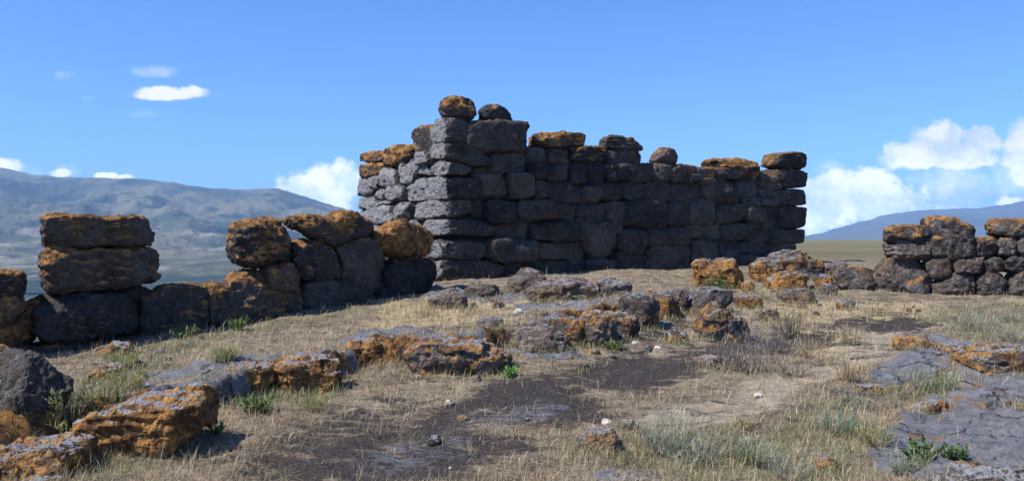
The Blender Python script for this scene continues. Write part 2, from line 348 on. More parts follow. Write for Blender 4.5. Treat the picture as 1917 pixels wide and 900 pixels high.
# ------------------------------------------------------------------ far hills
def hills(name, ridge, dn, df, foot, nxp, nd, matp, amp, seed, back=1.3):
    pxs = np.linspace(ridge[0][0], ridge[-1][0], nxp); r = np.interp(pxs, [q[0] for q in ridge], [q[1] for q in ridge])
    r = r+1.2*fbm(np.stack([pxs/22, pxs*0, pxs*0], 1), 4, seed)
    T = np.linspace(0, back, nd); V = []
    for tt in T:
        D = dn+(df-dn)*tt
        if tt <= 1:
            prof = tt**.80; py = foot+(r-foot)*prof
            z = CZ+(H0-py)/F*D
        else: z = CZ+(H0-r)/F*df-(tt-1)*df*.35
        X = (pxs-W0)/F*D
        p = np.stack([X/900, np.full(nxp, D)/1500, X*0], 1)
        z = z+amp*D*fbm(p*3.1, 6, seed+4, .52, ridged=True)*(math.sin(min(tt, 1)*math.pi)**.8 if tt < 1 else 0)
        V.append(np.stack([X, np.full(nxp, D), z], 1))
    V = np.concatenate(V); I = np.arange(nxp*nd).reshape(nd, nxp)
    Fc = np.stack([I[:-1, :-1], I[:-1, 1:], I[1:, 1:], I[1:, :-1]], -1).reshape(-1, 4)
    return tag(mesh(name, V, Fc, matp, origin=(0, 0, 0)), kind='structure')
mh, t, b = new_mat('hill_slope'); pos = geopos(t)
a = t.noise(pos, .0016, 6, .6); c2 = t.noise(pos, .009, 5, .65)
hc = t.mix(t.step(a, .42, .58), (0.055, 0.066, 0.032), (0.150, 0.140, 0.082))
hc = t.mix(t.math('MULTIPLY', t.step(t.noise(pos, .0042, 6, .7), .53, .60), .85), hc, (0.022, 0.034, 0.024))
sp = t.new('ShaderNodeSeparateXYZ'); t.l.new(pos, sp.inputs[0])
low = t.step(t.math('ADD', sp.outputs[2], t.math('MULTIPLY', c2, 50)), -48, -18)
trees = t.mix(low, (0.022, 0.036, 0.018), hc)
scar = t.math('MULTIPLY', t.step(t.noise(pos, .0045, 5, .7), .50, .62), t.math('SUBTRACT', 1.0, t.step(sp.outputs[2], 10, 120)))
scar = t.math('MULTIPLY', scar, low)
hc = t.mix(t.math('MULTIPLY', scar, .45), trees, (0.42, 0.37, 0.30))
t.put(b.inputs['Base Color'], hc); t.put(b.inputs['Normal'], t.bump(t.noise(pos, .012, 6, .65), 1.0, 28.0))
hills('hills', [(-420,312),(-200,308),(-60,306),(0,312),(60,326),(110,331),(250,334),(330,342),(350,347),(400,352),(440,354),(480,353),(520,352),(560,366),(620,384),(660,396),(760,412),(900,432),(1050,452),(1200,470)], 1300, 5200, 548, 420, 150, mh, .0115, 5)
mh2, t, b = new_mat('mountain_slope'); pos = geopos(t)
t.put(b.inputs['Base Color'], t.mix(t.step(t.noise(pos, .0006, 5, .6), .4, .6), (0.05, 0.06, 0.045), (0.11, 0.11, 0.08)))
hills('mountains', [(1380,462),(1460,452),(1510,446),(1550,433),(1600,418),(1650,404),(1700,396),(1760,391),(1840,388),(1890,382),(1917,376),(2000,362),(2150,362),(2300,370),(2450,380)], 5200, 8600, 462, 260, 60, mh2, .004, 9, 1.12)

# ------------------------------------------------------------------ haze: even blue air round everything
mhz = bpy.data.materials.new('haze_air'); mhz.use_nodes = True; t = NT(mhz.node_tree); t.n.clear()
pv = t.new('ShaderNodeVolumePrincipled'); pv.inputs['Color'].default_value = (0.36, 0.62, 1.0, 1); pv.inputs['Density'].default_value = 1.15e-4; pv.inputs['Anisotropy'].default_value = 0.0
oo = t.new('ShaderNodeOutputMaterial'); t.l.new(pv.outputs[0], oo.inputs['Volume'])
zb, zt = -1200.0, 500.0
hv = [(x, y, z) for z in (zb, zt) for x, y in ((-9600, -400), (9600, -400), (9600, 10200), (-9600, 10200))]
hf = [(0, 3, 2, 1), (4, 5, 6, 7), (0, 1, 5, 4), (1, 2, 6, 5), (2, 3, 7, 6), (3, 0, 4, 7)]
hz = mesh('haze', hv, hf, mhz, smooth=False, origin=(0, 0, 0)); tag(hz, kind='stuff')

# ------------------------------------------------------------------ stone builder
def cube_dirs(M):
    key = {}; V = []; Fc = []
    tpar = np.tan(np.linspace(-1, 1, M+1)*math.pi/4)
    for ax in range(3):
        for sg in (-1, 1):
            ids = np.zeros((M+1, M+1), int)
            for i in range(M+1):
                for j in range(M+1):
                    q = [0, 0, 0]; q[ax] = sg; q[(ax+1) % 3] = tpar[i]; q[(ax+2) % 3] = tpar[j]
                    k = tuple(int(round(c*1e5)) for c in q)
                    if k not in key: key[k] = len(V); V.append(q)
                    ids[i, j] = key[k]
            for i in range(M):
                for j in range(M):
                    f = (ids[i, j], ids[i+1, j], ids[i+1, j+1], ids[i, j+1]); Fc.append(f if sg > 0 else f[::-1])
    V = np.array(V, float); return V/np.linalg.norm(V, axis=1)[:, None], np.array(Fc)
_DIR = {}
def poly_radius(poly, c, th):
    """distance from c to the polygon outline in each direction"""
    P = np.array(poly, float)-c; Q = np.roll(P, -1, 0); out = np.zeros(len(th)); dx = np.cos(th); dy = np.sin(th)
    for p, q in zip(P, Q):
        e = q-p; den = dx*e[1]-dy*e[0]; den = np.where(np.abs(den) < 1e-9, 1e-9, den)
        r = (p[0]*e[1]-p[1]*e[0])/den; s = (p[0]*dy-p[1]*dx)/den
        ok = (r > 0) & (s >= -1e-6) & (s <= 1+1e-6); out = np.where(ok, np.maximum(out, r), out)
    return out
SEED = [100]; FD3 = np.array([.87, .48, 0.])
def stone(name, poly, depth_axis, thick, to3d, M=14, n=5.0, lichen=0.3, rough=1.0, parent=None, mat=None, grow=1.0, jit=0.0, top_l=0.45, strata=0.0, fine=1.0, facet=.085, cuts=14, chip=(.80, .97), back=1.0, front_out=0.0, pale=0.0, crust_lit=0.0):
    """poly: outline in the face plane; to3d maps plane points to the world; the body runs back along depth_axis by thick"""
    SEED[0] += 1; sd = SEED[0]
    if M not in _DIR: _DIR[M] = cube_dirs(M)
    D, Fc = _DIR[M]
    P2 = np.array([to3d(*q) for q in poly]); ctr = P2.mean(0)
    e1 = P2-ctr; zax = np.array([0, 0, 1.0]); da = np.array(depth_axis, float); da /= np.linalg.norm(da)
    hx = e1[np.argmax(np.abs(e1[:, 0])+np.abs(e1[:, 1]))].copy(); hx[2] = 0
    hx = hx/np.linalg.norm(hx); hx = hx if hx[0] > 0 else -hx
    uvp = np.stack([e1@hx, e1[:, 2]], 1)
    lo, hi = uvp.min(0), uvp.max(0); c = (lo+hi)/2; half = (hi-lo)/2
    # work in a normalised frame so that long flat stones keep even grids
    pn = (uvp-c)/half
    th = np.arctan2(D[:, 2], D[:, 0]); rho = np.hypot(D[:, 0], D[:, 2])
    R = poly_radius(pn, np.zeros(2), th); R = np.where(R <= 0, 0.9, R)
    R = 0.8*R+0.1*poly_radius(pn, np.zeros(2), th+.15)+0.1*poly_radius(pn, np.zeros(2), th-.15)
    s = (np.abs(rho)**n+np.abs(D[:, 1])**n)**(-1/n)
    a_ = s*D[:, 0]*R*grow; b_ = s*D[:, 2]*R*grow; d_ = s*D[:, 1]
    size = math.sqrt(half[0]*half[1]); tk = thick/2
    Q = np.stack([a_, d_, b_], 1); rr = np.random.default_rng(sd)
    for _c in range(cuts):
        dv = rr.normal(size=3); dv /= np.linalg.norm(dv); h = (Q@dv); lim = h.max()*rr.uniform(*chip)
        if abs(dv[0]) > .93 or abs(dv[2]) > .93: lim = h.max()*.97
        Q = Q-np.outer(np.maximum(h-lim, 0), dv)
    a_, d_, b_ = Q.T
    # depth tapers slightly to the back so each stone reads as a separate block
    tap = 1-(1-back)*np.clip(d_*.5+.5, 0, 1)
    V = ctr+np.outer(c[0]+a_*half[0]*tap, hx)+np.outer(c[1]+b_*half[1]*tap, zax)+np.outer((d_+1)*tk-front_out, da)
    if jit: V = V+np.outer(np.full(len(V), random.uniform(-jit, jit)), da)
    # normals of the smooth body
    def normals(V):
        Nn = np.zeros_like(V); A = V[Fc[:, 0]]; B = V[Fc[:, 1]]; C = V[Fc[:, 2]]; Dd = V[Fc[:, 3]]
        fn = np.cross(C-A, Dd-B)
        for k in range(4): np.add.at(Nn, Fc[:, k], fn)
        Nn /= np.linalg.norm(Nn, axis=1)[:, None]+1e-12
        return Nn if ((V-V.mean(0))*Nn).sum() > 0 else -Nn
    N = normals(V); flip = ((V-V.mean(0))*N).sum() < 0
    q = V/size
    off = rough*size*(0.055*fbm(q*1.1, 3, sd)+0.045*fbm(q*2.9+5, 3, sd+1, ridged=True)*.8)
    wd, wc = worley(q*2.0, sd+3); off = off+rough*size*facet*(wc-.5)
    off = off+rough*size*0.034*fine*fbm(q*7, 3, sd+5, .6)
    pt, _ = worley(V*7.0, sd+6); off = off-rough*.022*fine*(1-sstep(pt, .12, .42))
    if strata: off = off+strata*size*0.07*np.sin((V[:, 2]*22/size*.4+1.5*fbm(q*1.5, 2, sd+8))*2.2)
    V = V+N*off[:, None]
    N = normals(V)
    L = lichen+top_l*np.clip(N[:, 2], -.2, 1)-0.12*np.clip(-N[:, 2], 0, 1)+0.24*fbm(q*1.5, 3, sd+12)-top_l*.3
    L = np.where(lichen <= 0, -.3, L)
    fcs = Fc
    A = V[Fc[:, 0]]; fn = np.cross(V[Fc[:, 2]]-A, V[Fc[:, 3]]-V[Fc[:, 1]]).sum
    face_n = np.cross(V[Fc[:, 2]]-V[Fc[:, 0]], V[Fc[:, 3]]-V[Fc[:, 1]]); fc_c = (V[Fc[:, 0]]+V[Fc[:, 2]])/2-V.mean(0)
    if (face_n*fc_c).sum() < 0: fcs = Fc[:, ::-1]
    return mesh(name, V, fcs, mat or M_ROCK, parent=parent, attrs={'lichen': L, 'pale': np.maximum(pale*sstep(N[:, 2], .72, .95), crust_lit*sstep(-(N@FD3)+.25*fbm(q*2.5, 2, sd+20), .35, .8))})  # pale: light tops, plus left-facing sides painted paler as if sunlit
def rect(x0, y0, x1, y1, r=None):
    """slightly irregular four to six sided outline"""
    w_, h_ = x1-x0, y1-y0; j = lambda s: random.uniform(-s, s)
    k = .06
    return [(x0+j(w_*k), y0+abs(j(h_*.1))), ((x0+x1)/2+j(w_*.2), y0+j(h_*.04)), (x1+j(w_*k), y0+abs(j(h_*.1))), (x1+j(w_*k), y1-abs(j(h_*.08))), ((x0+x1)/2+j(w_*.2), y1+j(h_*.04)), (x0+j(w_*k), y1-abs(j(h_*.08)))]
def vplane(P, d):
    """pixel to world on the vertical plane through P with horizontal direction d"""
    P = np.array(P, float); d = np.array(d, float); nrm = np.array([-d[1], d[0]])
    def f(px, py):
        a = (px-W0)/F; Y = (P@nrm)/(a*nrm[0]+nrm[1]); return np.array([a*Y, Y, CZ+(H0-py)/F*Y])
    return f

# ------------------------------------------------------------------ the ruined tower
CX, CY = (835-W0)/F*18.0, 18.0
EX, EY = (1515-W0)/F*23.0, 23.0
fd = np.array([EX-CX, EY-CY]); fd /= np.linalg.norm(fd)
ld = np.array([(664-W0)/F*21.0-CX, 3.0]); ld /= np.linalg.norm(ld)
FR = vplane((CX, CY), fd); LF = vplane((CX, CY), ld)
ld3 = (ld[0], ld[1], 0); fd3 = (fd[0], fd[1], 0)
tower = empty('ruined_tower', (CX, CY, .85))
tag(tower, 'ruined tower of dark dry-stacked basalt blocks, tallest at its left corner', 'ruin')
# corner stones: (x1, y0, y1, px reached by the lit left side)
def side_len(px):
    a = (px-W0)/F; t_ = (a*CY-CX)/(ld[0]-a*ld[1]); return max(t_, .5)
QUOINS = [([(834,220),(856,219),(878,225),(879,264),(858,267),(834,266)], 804, .12), ([(834,264),(874,266),(902,281),(924,298),(926,309),(893,311),(860,305),(834,299)], 802, .05),
 ([(834,300),(850,302),(888,312),(889,327),(834,328)], 806, .05), ([(833,329),(900,328),(904,350),(902,372),(834,374)], 792, .0), ([(833,373),(870,372),(890,375),(894,392),(875,405),(833,407)], 774, .0),
 ([(833,409),(890,408),(928,416),(937,430),(922,444),(870,445),(833,443)], 780, .0), ([(824,449),(870,447),(920,460),(923,478),(890,486),(828,484)], 800, .0), ([(826,485),(900,486),(950,495),(945,520),(880,528),(828,526)], 800, .0)]
for k, (pl, lx, li) in enumerate(QUOINS):
    stone('corner_stone', pl, ld3, side_len(lx), FR, M=34, n=9, lichen=li, rough=.8, crust_lit=.85, mat=M_DARK, parent=tower, grow=.99, top_l=.25)  # left sides painted paler so they look sunlit
FRONT = """876,226,991,288,.18|1075,273,1137,304,.42|1141,279,1211,308,.12|1279,308,1306,327,.45|1304,311,1341,339,.5|1345,312,1396,334,.4|
940,281,996,325,0|922,286,943,322,0|889,308,942,340,0|994,274,1029,306,.05|1029,278,1076,306,.05|997,304,1028,338,0|1027,302,1073,341,0|1074,302,1105,347,.05|1104,303,1139,350,.05|
1138,306,1180,338,.02|1178,306,1224,340,.02|1222,304,1257,340,.1|1255,308,1284,341,.1|1281,326,1308,342,.2|1306,335,1340,345,.1|
903,321,957,373,0|888,335,908,374,-1|956,324,999,374,0|997,337,1030,373,0|1029,340,1101,383,0|1097,347,1130,381,0|1128,336,1174,376,0|1172,338,1208,377,0|1206,339,1260,379,0|1258,340,1320,379,0|1317,340,1341,377,0|
1384,333,1420,373,0|1391,369,1424,392,0|1428,322,1467,354,.25|1425,352,1466,375,0|1424,371,1460,388,0|
892,372,919,412,-1|916,375,970,418,0|971,373,1038,412,0|1036,380,1084,416,0|1083,379,1140,422,0|1138,376,1169,423,0|1166,376,1248,428,0|1246,377,1296,424,0|1293,373,1342,422,.05|1339,381,1397,420,0|1395,388,1434,416,0|1430,385,1468,409,0|1428,407,1470,431,0|
934,413,998,452,0|995,414,1085,450,0|1082,420,1112,448,0|1110,415,1165,440,0|1216,424,1291,459,0|1287,420,1327,448,0|1324,416,1358,449,0|1355,417,1406,448,0|1402,414,1436,432,0|1404,428,1448,455,0|1445,428,1472,457,0|
922,446,1003,491,0|1001,448,1085,488,0|1079,446,1100,490,0|1218,456,1297,509,0|1294,445,1347,502,0|1343,444,1387,468,0|1381,452,1452,480,0|1448,456,1493,476,0|1352,464,1388,503,0|1380,477,1424,503,0|1420,475,1470,500,0|
948,486,1024,522,0|1020,486,1068,518,0|1064,486,1107,520,0|1105,484,1156,522,0|1152,474,1222,514,0|1190,505,1262,522,0|1255,505,1350,522,0|1340,498,1400,520,0|1395,498,1450,512,0"""
for s_ in FRONT.replace('\n', '').split('|'):
    x0, y0, x1, y1, li = [float(q) for q in s_.split(',')]
    sc_ = stone('stone_block', rect(x0-.8, y0-.8, x1+.8, y1+.8), ld3, random.uniform(.75, 1.0), FR, M=20, crust_lit=.30, n=random.uniform(7, 13), lichen=li if li > -.5 else 0, rough=random.uniform(.65, 1.2), parent=tower,
                grow=.99, jit=.11, back=.97, chip=(.84, .98), mat=M_DARK, top_l=.35, front_out=(0 if li > -.5 else -.12))  # bumps turned left get a paler colour, painted as lit bits
def fit(pl, f3, axis, th, k=.85, ky=.85):
    """the traced outline holds the visible side and top too: give them their share of it"""
    P = np.array(pl, float); x0, x1, y0, y1 = P[:, 0].min(), P[:, 0].max(), P[:, 1].min(), P[:, 1].max()
    c = f3((x0+x1)/2, y0); ax = np.array([axis[0], axis[1], 0.]); ax /= np.linalg.norm(ax)
    for _ in range(12):
        q = c+ax*th; dx = (W0+q[0]/q[1]*F-(x0+x1)/2)*k; dy = (H0-(q[2]-CZ)/q[1]*F-y0)*ky
        if abs(dx) > .38*(x1-x0) or -dy > .45*(y1-y0): th *= .85
        else: break
    sx = (x1-x0-abs(dx))/(x1-x0); P[:, 0] = x1-(x1-P[:, 0])*sx if dx < 0 else x0+(P[:, 0]-x0)*sx
    if dy < 0: P[:, 1] = y1-(y1-P[:, 1])*(y1-y0+dy)/(y1-y0)
    return [tuple(q) for q in P], th
SPECIAL = [([(1097,440),(1110,422),(1132,417),(1156,426),(1163,455),(1156,474),(1132,489),(1116,485),(1100,472),(1090,456)], 0, 4), ([(1159,426),(1219,430),(1216,452),(1204,476),(1165,479)], 0, 7),
 ([(1338,326),(1350,324),(1368,338),(1386,350),(1389,383),(1336,383)], .1, 6),
 ([(1356,298),(1364,294),(1400,296),(1424,303),(1429,330),(1412,337),(1393,334),(1380,318),(1360,314)], .62, 5)]
for pl, li, n_ in SPECIAL: stone('stone_block', pl, ld3, .9, FR, n=n_, lichen=li, rough=.8, parent=tower, M=22, grow=1.0, front_out=.06, mat=M_DARK)
for (x0, y0, x1, y1, li) in [(1458,316,1515,352,.3),(1461,353,1517,384,0),(1463,385,1515,428,0),(1467,429,1508,456,0),(1459,455,1494,472,0)]:
    stone('corner_stone', rect(x0, y0, x1, y1), ld3, 1.0, FR, n=10, lichen=li, rough=.7, parent=tower, M=24, grow=1.01, mat=M_DARK, chip=(.87, .985))
LEFT = [([(757,250),(768,237),(788,232),(806,235),(805,284),(772,289),(759,270)], .55),([(712,276),(722,271),(760,272),(761,300),(745,311),(714,312)], .62),([(668,290),(676,283),(700,282),(712,288),(712,304),(669,306)], .72),
 ([(668,307),(712,304),(714,326),(700,333),(668,332)], .66),([(741,297),(760,296),(777,306),(776,345),(742,349)], .0),(rect(776,281,803,313), .1),(rect(709,312,741,351), 0),(rect(776,308,810,331), .3),(rect(664,327,692,368), .05),(rect(689,326,711,354), .1),
 ([(754,345),(775,334),(792,330),(794,378),(755,378)], 0),(rect(722,346,755,378), 0),(rect(698,352,724,376), 0),(rect(663,366,699,394), 0),(rect(698,372,723,390), 0),(rect(685,382,738,420), 0),(rect(732,377,762,413), 0),(rect(720,374,735,384), 0),(rect(663,393,690,420), 0),
 (rect(740,410,785,446), 0),(rect(690,417,742,450), 0),(rect(662,418,692,450), 0),(rect(742,444,800,480), 0),(rect(690,448,745,480), 0),(rect(762,376,776,412), -1)]
for pl, li in LEFT:
    stone('side_stone', pl, fd3, random.uniform(.6, .8), LF, n=random.uniform(5, 8), lichen=max(li, 0), rough=1.0, crust_lit=(.2 if li > .5 else .75), parent=tower, grow=.985, jit=.06, back=.93, M=22, front_out=(0 if li > -.5 else -.3))  # sunlit look of this face partly painted in as paler colour
# rubble packed between the faces of the tower: one lumpy fill well behind the face stones
def lump(V0, polyx, ytop, ybot):
    return None
fill_poly = [([(850,290),(985,300),(990,500),(850,505)], .35), ([(975,315),(1280,325),(1280,505),(975,500)], .35), ([(1270,345),(1490,345),(1485,462),(1270,490)], .35)]
for pl, off_ in fill_poly: stone('rubble_core', pl, ld3, .9, FR, M=22, n=10, lichen=0, rough=.25, parent=tower, mat=M_DARK, front_out=-off_)
stone('rubble_core', [(670,345),(790,300),(790,450),(672,440)], fd3, .9, LF, M=18, n=10, lichen=0, rough=.3, parent=tower, front_out=-.35)

# loose stones that lie on top of the tower
def loose(name, pl, f3, dax, th, label, cat='boulder', group=None, **kw):
    dax = (-.22, .97, 0); pl, th = fit(pl, f3, dax, th, .6)
    return tag(stone(name, pl, dax, th, f3, **kw), label, cat, group)
G1 = 'loose stones lying on top of the tower'
loose('boulder', [(820,196),(828,182),(848,178),(880,181),(893,191),(897,210),(884,223),(850,222),(826,215)], FR, ld3, .75, 'rounded orange-brown boulder perched highest, above the left corner of the tower', group=G1, lichen=.48, n=3, M=24, front_out=.02)
loose('boulder', [(897,202),(908,193),(938,195),(960,208),(965,222),(962,237),(925,236),(898,228)], FR, ld3, .7, 'near-black rounded boulder on the tower top, right beside the highest orange one', group=G1, lichen=.14, n=3.5, M=24, front_out=-.05)
loose('stone_slab', [(990,252),(1010,247),(1050,247),(1085,245),(1099,252),(1098,272),(1070,278),(1010,275),(991,270)], FR, ld3, .7, 'long rust-brown slab resting flat on the tower top, left of the middle', 'stone slab', G1, lichen=.62, n=5, M=22)
loose('stone_slab', [(1126,254),(1150,251),(1178,257),(1206,270),(1210,280),(1165,282),(1140,277),(1126,272)], FR, ld3, .7, 'grey wedge-shaped slab, tapering to the right, on the middle of the tower top', 'stone slab', G1, lichen=.22, n=4.5, M=22, strata=.3)
loose('boulder', [(1212,303),(1222,287),(1244,273),(1266,279),(1276,292),(1271,305),(1240,309)], FR, ld3, .6, 'pinkish pointed boulder lying on the low middle stretch of the tower top', group=G1, lichen=.36, n=3, M=22)
loose('stone_slab', [(1432,307),(1440,290),(1444,284),(1480,282),(1513,285),(1515,296),(1511,315),(1470,317),(1440,311)], FR, ld3, .9, 'orange-topped flat capstone at the far right end of the tower top', 'stone slab', G1, lichen=.42, n=7, M=22, rough=.7)

# ------------------------------------------------------------------ low wall on the left
LX, LY = (60-W0)/F*11.0, 11.0
lw = np.array([(800-W0)/F*16.5-LX, 5.5]); lw /= np.linalg.norm(lw)
LW = vplane((LX, LY), lw); lwn = (-lw[1], lw[0], 0)
LAX = (-.50, .87, 0); M_LW = make_rock('left_wall_basalt', 0.0, 1.1, .82)
GL = 'blocks of the low ruined wall on the left'
def LB(pl, label, th=.9, name='stone_block', cat='stone block', **kw):
    kw.setdefault('M', 40); kw.setdefault('n', 9); kw.setdefault('chip', (.84, .98)); kw.setdefault('grow', 1.02); kw.setdefault('mat', M_LW); kw.setdefault('rough', .95); kw.setdefault('lichen', .2); kw.setdefault('crust_lit', .3)  # left-turned parts painted somewhat paler, like caught sunlight
    kx = kw.pop('kx', .12); pl, th = fit(pl, LW, LAX, th, kx, .6)
    return tag(stone(name, pl, LAX, th, LW, **kw), label, cat, GL)
LB([(77,404),(105,399),(140,402),(180,407),(245,407),(277,407),(283,425),(289,436),(287,458),(210,460),(110,462),(82,463),(77,435)], 'long orange-topped block, uppermost of the three-block stack at left', .8, kx=.7, lichen=.44, n=7, strata=.3, top_l=.5)
LB([(75,478),(95,465),(200,466),(285,464),(295,480),(297,526),(230,534),(150,543),(96,548),(80,530)], 'long dark block with an orange right end, middle of the left three-block stack', .85, kx=.7, lichen=.38, n=8, strata=.5)
LB([(84,560),(110,550),(200,543),(238,548),(256,570),(259,608),(243,628),(160,640),(82,649),(62,622),(68,585)], 'big near-black rounded block at the bottom of the left three-block stack', .95, lichen=.08, n=4.5, top_l=.2)
LB([(228,538),(262,535),(292,545),(290,625),(240,632),(230,600)], 'dark narrow block in the shadow between the tall left stack and the square block', .8, lichen=.0, front_out=-.25, M=24)
LB([(270,548),(300,537),(350,535),(388,535),(393,560),(392,612),(330,628),(268,632)], 'squarish dark block with a pale flat top right of the tall left stack', .85, lichen=.40, top_l=.6)
LB([(388,534),(415,530),(437,538),(440,560),(432,604),(392,612),(390,570)], 'small brown block squeezed between two larger dark ones in the left wall', .8, lichen=.52, M=28)
LB([(414,612),(420,566),(436,526),(468,510),(505,508),(545,512),(575,540),(578,600),(500,612),(440,618)], 'large sloping boulder with a pale left flank under the cubic block', 1.0, 'boulder', 'boulder', lichen=.40, n=5)
LB([(498,500),(520,492),(548,492),(560,510),(556,545),(525,548),(500,535)], 'small orange-brown block wedged under the cubic block of the left wall', .7, lichen=.5, M=26, front_out=.10)
LB([(428,424),(450,414),(500,409),(535,412),(547,425),(548,470),(543,487),(500,492),(478,503),(450,493),(434,490),(426,466)], 'pitted cubic brown block overhanging the gap in the left wall', .9, kx=.8, lichen=.54, n=5, strata=.25, top_l=.5)
LB([(537,408),(560,402),(590,405),(622,410),(645,396),(682,396),(698,412),(704,432),(690,446),(650,455),(610,457),(582,445),(548,430)], 'long orange boulder bridging a see-through gap on the left wall', .8, 'boulder', 'boulder', kx=.45, lichen=.52, n=4, top_l=.6)
LB([(552,456),(572,449),(600,452),(628,468),(644,498),(644,526),(600,528),(566,520),(553,492)], 'roundish orange-faced boulder beneath the bridging boulder of the left wall', .7, 'boulder', 'boulder', lichen=.42, n=4, M=28)
LB([(622,462),(660,450),(705,448),(722,458),(725,500),(722,545),(680,556),(645,545),(640,495)], 'tall dark brown block propping the right end of the bridging boulder', .8, lichen=.24, M=28)
LB([(572,530),(640,524),(690,535),(708,560),(700,590),(620,602),(572,606)], 'black base block in deep shade under the bridging boulder', .9, lichen=.0, M=24)
LB([(700,540),(735,530),(765,540),(768,566),(700,582)], 'small black base block beside the foot of the tower corner', .8, lichen=.0, M=20)
LB([(720,492),(760,480),(805,486),(822,500),(824,530),(790,548),(722,562)], 'blue-black block carrying the bright orange boulder next to the tower', .8, lichen=.05, M=26)
LB([(693,441),(718,422),(745,411),(772,418),(808,432),(816,452),(806,474),(775,486),(735,482),(705,470)], 'bright orange boulder with a peaked top, leaning beside the tower corner', .75, 'boulder', 'boulder', kx=.3, lichen=.95, n=3.2, front_out=.15, rough=.85)
LB([(-30,508),(10,506),(44,508),(51,528),(44,556),(-30,560)], 'dark orange block cut off by the left edge of the photo', .9, lichen=.45, M=26)
LB([(-30,558),(10,548),(40,550),(49,578),(20,604),(-30,610)], 'rust-brown block directly under the one cut off at the left edge', .9, lichen=.5, M=26)
LB([(-10,605),(25,590),(60,565),(86,553),(84,590),(74,636),(40,662),(-20,660)], 'pale orange boulder leaning against the foot of the left three-block stack', .7, 'boulder', 'boulder', lichen=.7, n=3.2, front_out=-.25)
LB([(-40,640),(20,650),(70,648),(110,640),(150,645),(150,690),(60,720),(-40,700)], 'dark foundation block buried below the left three-block stack', .9, lichen=.1, M=26)
LB([(120,640),(190,636),(262,628),(300,632),(230,668),(150,700),(118,700)], 'dark flat foundation stone under the right half of the left three-block stack', .9, lichen=.05, M=26)

# ------------------------------------------------------------------ low wall on the right
RX, RY = (1560-W0)/F*16.6, 16.6
rw = np.array([(1917-W0)/F*15.6-RX, -1.0]); rw /= np.linalg.norm(rw)
RW = vplane((RX, RY), rw); rwn = (-rw[1], rw[0], 0)
GR = 'blocks of the low ruined wall on the right'
def RB(pl, label, th=.8, name='stone_block', cat='stone block', **kw):
    kw.setdefault('M', 28); kw.setdefault('n', 6); kw.setdefault('rough', 1.0); kw.setdefault('lichen', .12); kw.setdefault('crust_lit', .4); kw.setdefault('pale', .3); kw.setdefault('grow', 1.06); kw.setdefault('fine', .7); kw.setdefault('facet', .13)  # left-turned parts painted paler to look more lit
    pl, th = fit(pl, RW, rwn, th, .1, .4)
    return tag(stone(name, pl, rwn, th, RW, **kw), label, cat, GR)
RB([(1563,512),(1580,505),(1620,503),(1642,515),(1640,553),(1592,553),(1568,535)], 'greyish pink rounded block at the left end of the right wall', .8, lichen=.2, n=3.5)
RB([(1636,552),(1638,512),(1666,482),(1694,478),(1722,492),(1744,522),(1748,562),(1690,564)], 'biggest boulder of the right wall, slanted, with an orange left shoulder', .9, 'boulder', 'boulder', lichen=.22, n=3.5, rough=1.1)
RB([(1660,428),(1680,422),(1742,424),(1746,452),(1700,456),(1662,452)], 'orange-topped block on the upper left end of the right wall', .8, lichen=.45, n=6)
RB([(1658,454),(1744,452),(1748,484),(1700,486),(1662,478)], 'thin dark block under the orange-topped one of the right wall', .8, lichen=.05, strata=.5)
RB([(1738,430),(1732,416),(1760,408),(1798,414),(1822,424),(1826,478),(1790,490),(1744,484)], 'tallest squarish grey block of the right wall, orange along its top', .9, lichen=.24, n=6, M=26, top_l=.7)
RB([(1824,447),(1868,445),(1870,478),(1826,480)], 'rust-topped square block right of the tallest grey block', .8, lichen=.42)
RB([(1868,446),(1906,446),(1908,480),(1869,480)], 'brown square block under the overhanging orange slab at right', .8, lichen=.3)
RB([(1904,446),(1945,446),(1945,482),(1906,482)], 'dark block at the right photo edge beneath the orange slab', .8, lichen=.05)
RB([(1854,420),(1868,411),(1900,410),(1945,411),(1945,443),(1900,445),(1860,440)], 'orange slab overhanging the right end of the right wall', .9, 'stone_slab', 'stone slab', lichen=.55, n=5, M=26)
RB([(1733,492),(1748,480),(1780,478),(1788,498),(1778,520),(1742,524)], 'knobbly grey stone wedged between the big slanted boulder and the tallest block', .7, 'boulder', 'boulder', lichen=.0, M=18, n=3.5)
RB([(1746,534),(1770,520),(1796,506),(1824,506),(1828,560),(1758,562)], 'pale grey pitted boulder at the foot of the tallest right block', .8, 'boulder', 'boulder', lichen=.05, n=3.8, mat=M_ROCK)
RB([(1828,512),(1850,505),(1876,512),(1889,530),(1888,560),(1830,562)], 'rounded grey boulder, second from the right photo edge at ground level', .8, 'boulder', 'boulder', lichen=.0, n=3.5)
RB([(1888,530),(1902,508),(1945,500),(1945,560),(1890,560)], 'greenish grey boulder at ground level cut by the right photo edge', .8, 'boulder', 'boulder', lichen=.0, n=3.5)
RB([(1843,490),(1856,480),(1880,482),(1884,508),(1850,512)], 'lumpy dark stone in the middle course below the rust-topped square block', .7, 'boulder', 'boulder', lichen=.0, M=16, n=3.5)
RB([(1878,484),(1900,479),(1945,484),(1945,506),(1885,510)], 'dark flattish stone of the middle course at the right photo edge', .7, lichen=.0, M=16)
RB([(1784,488),(1810,482),(1842,486),(1844,510),(1790,512)], 'small blue-grey stone under the right corner of the tallest block', .7, lichen=.0, M=16)

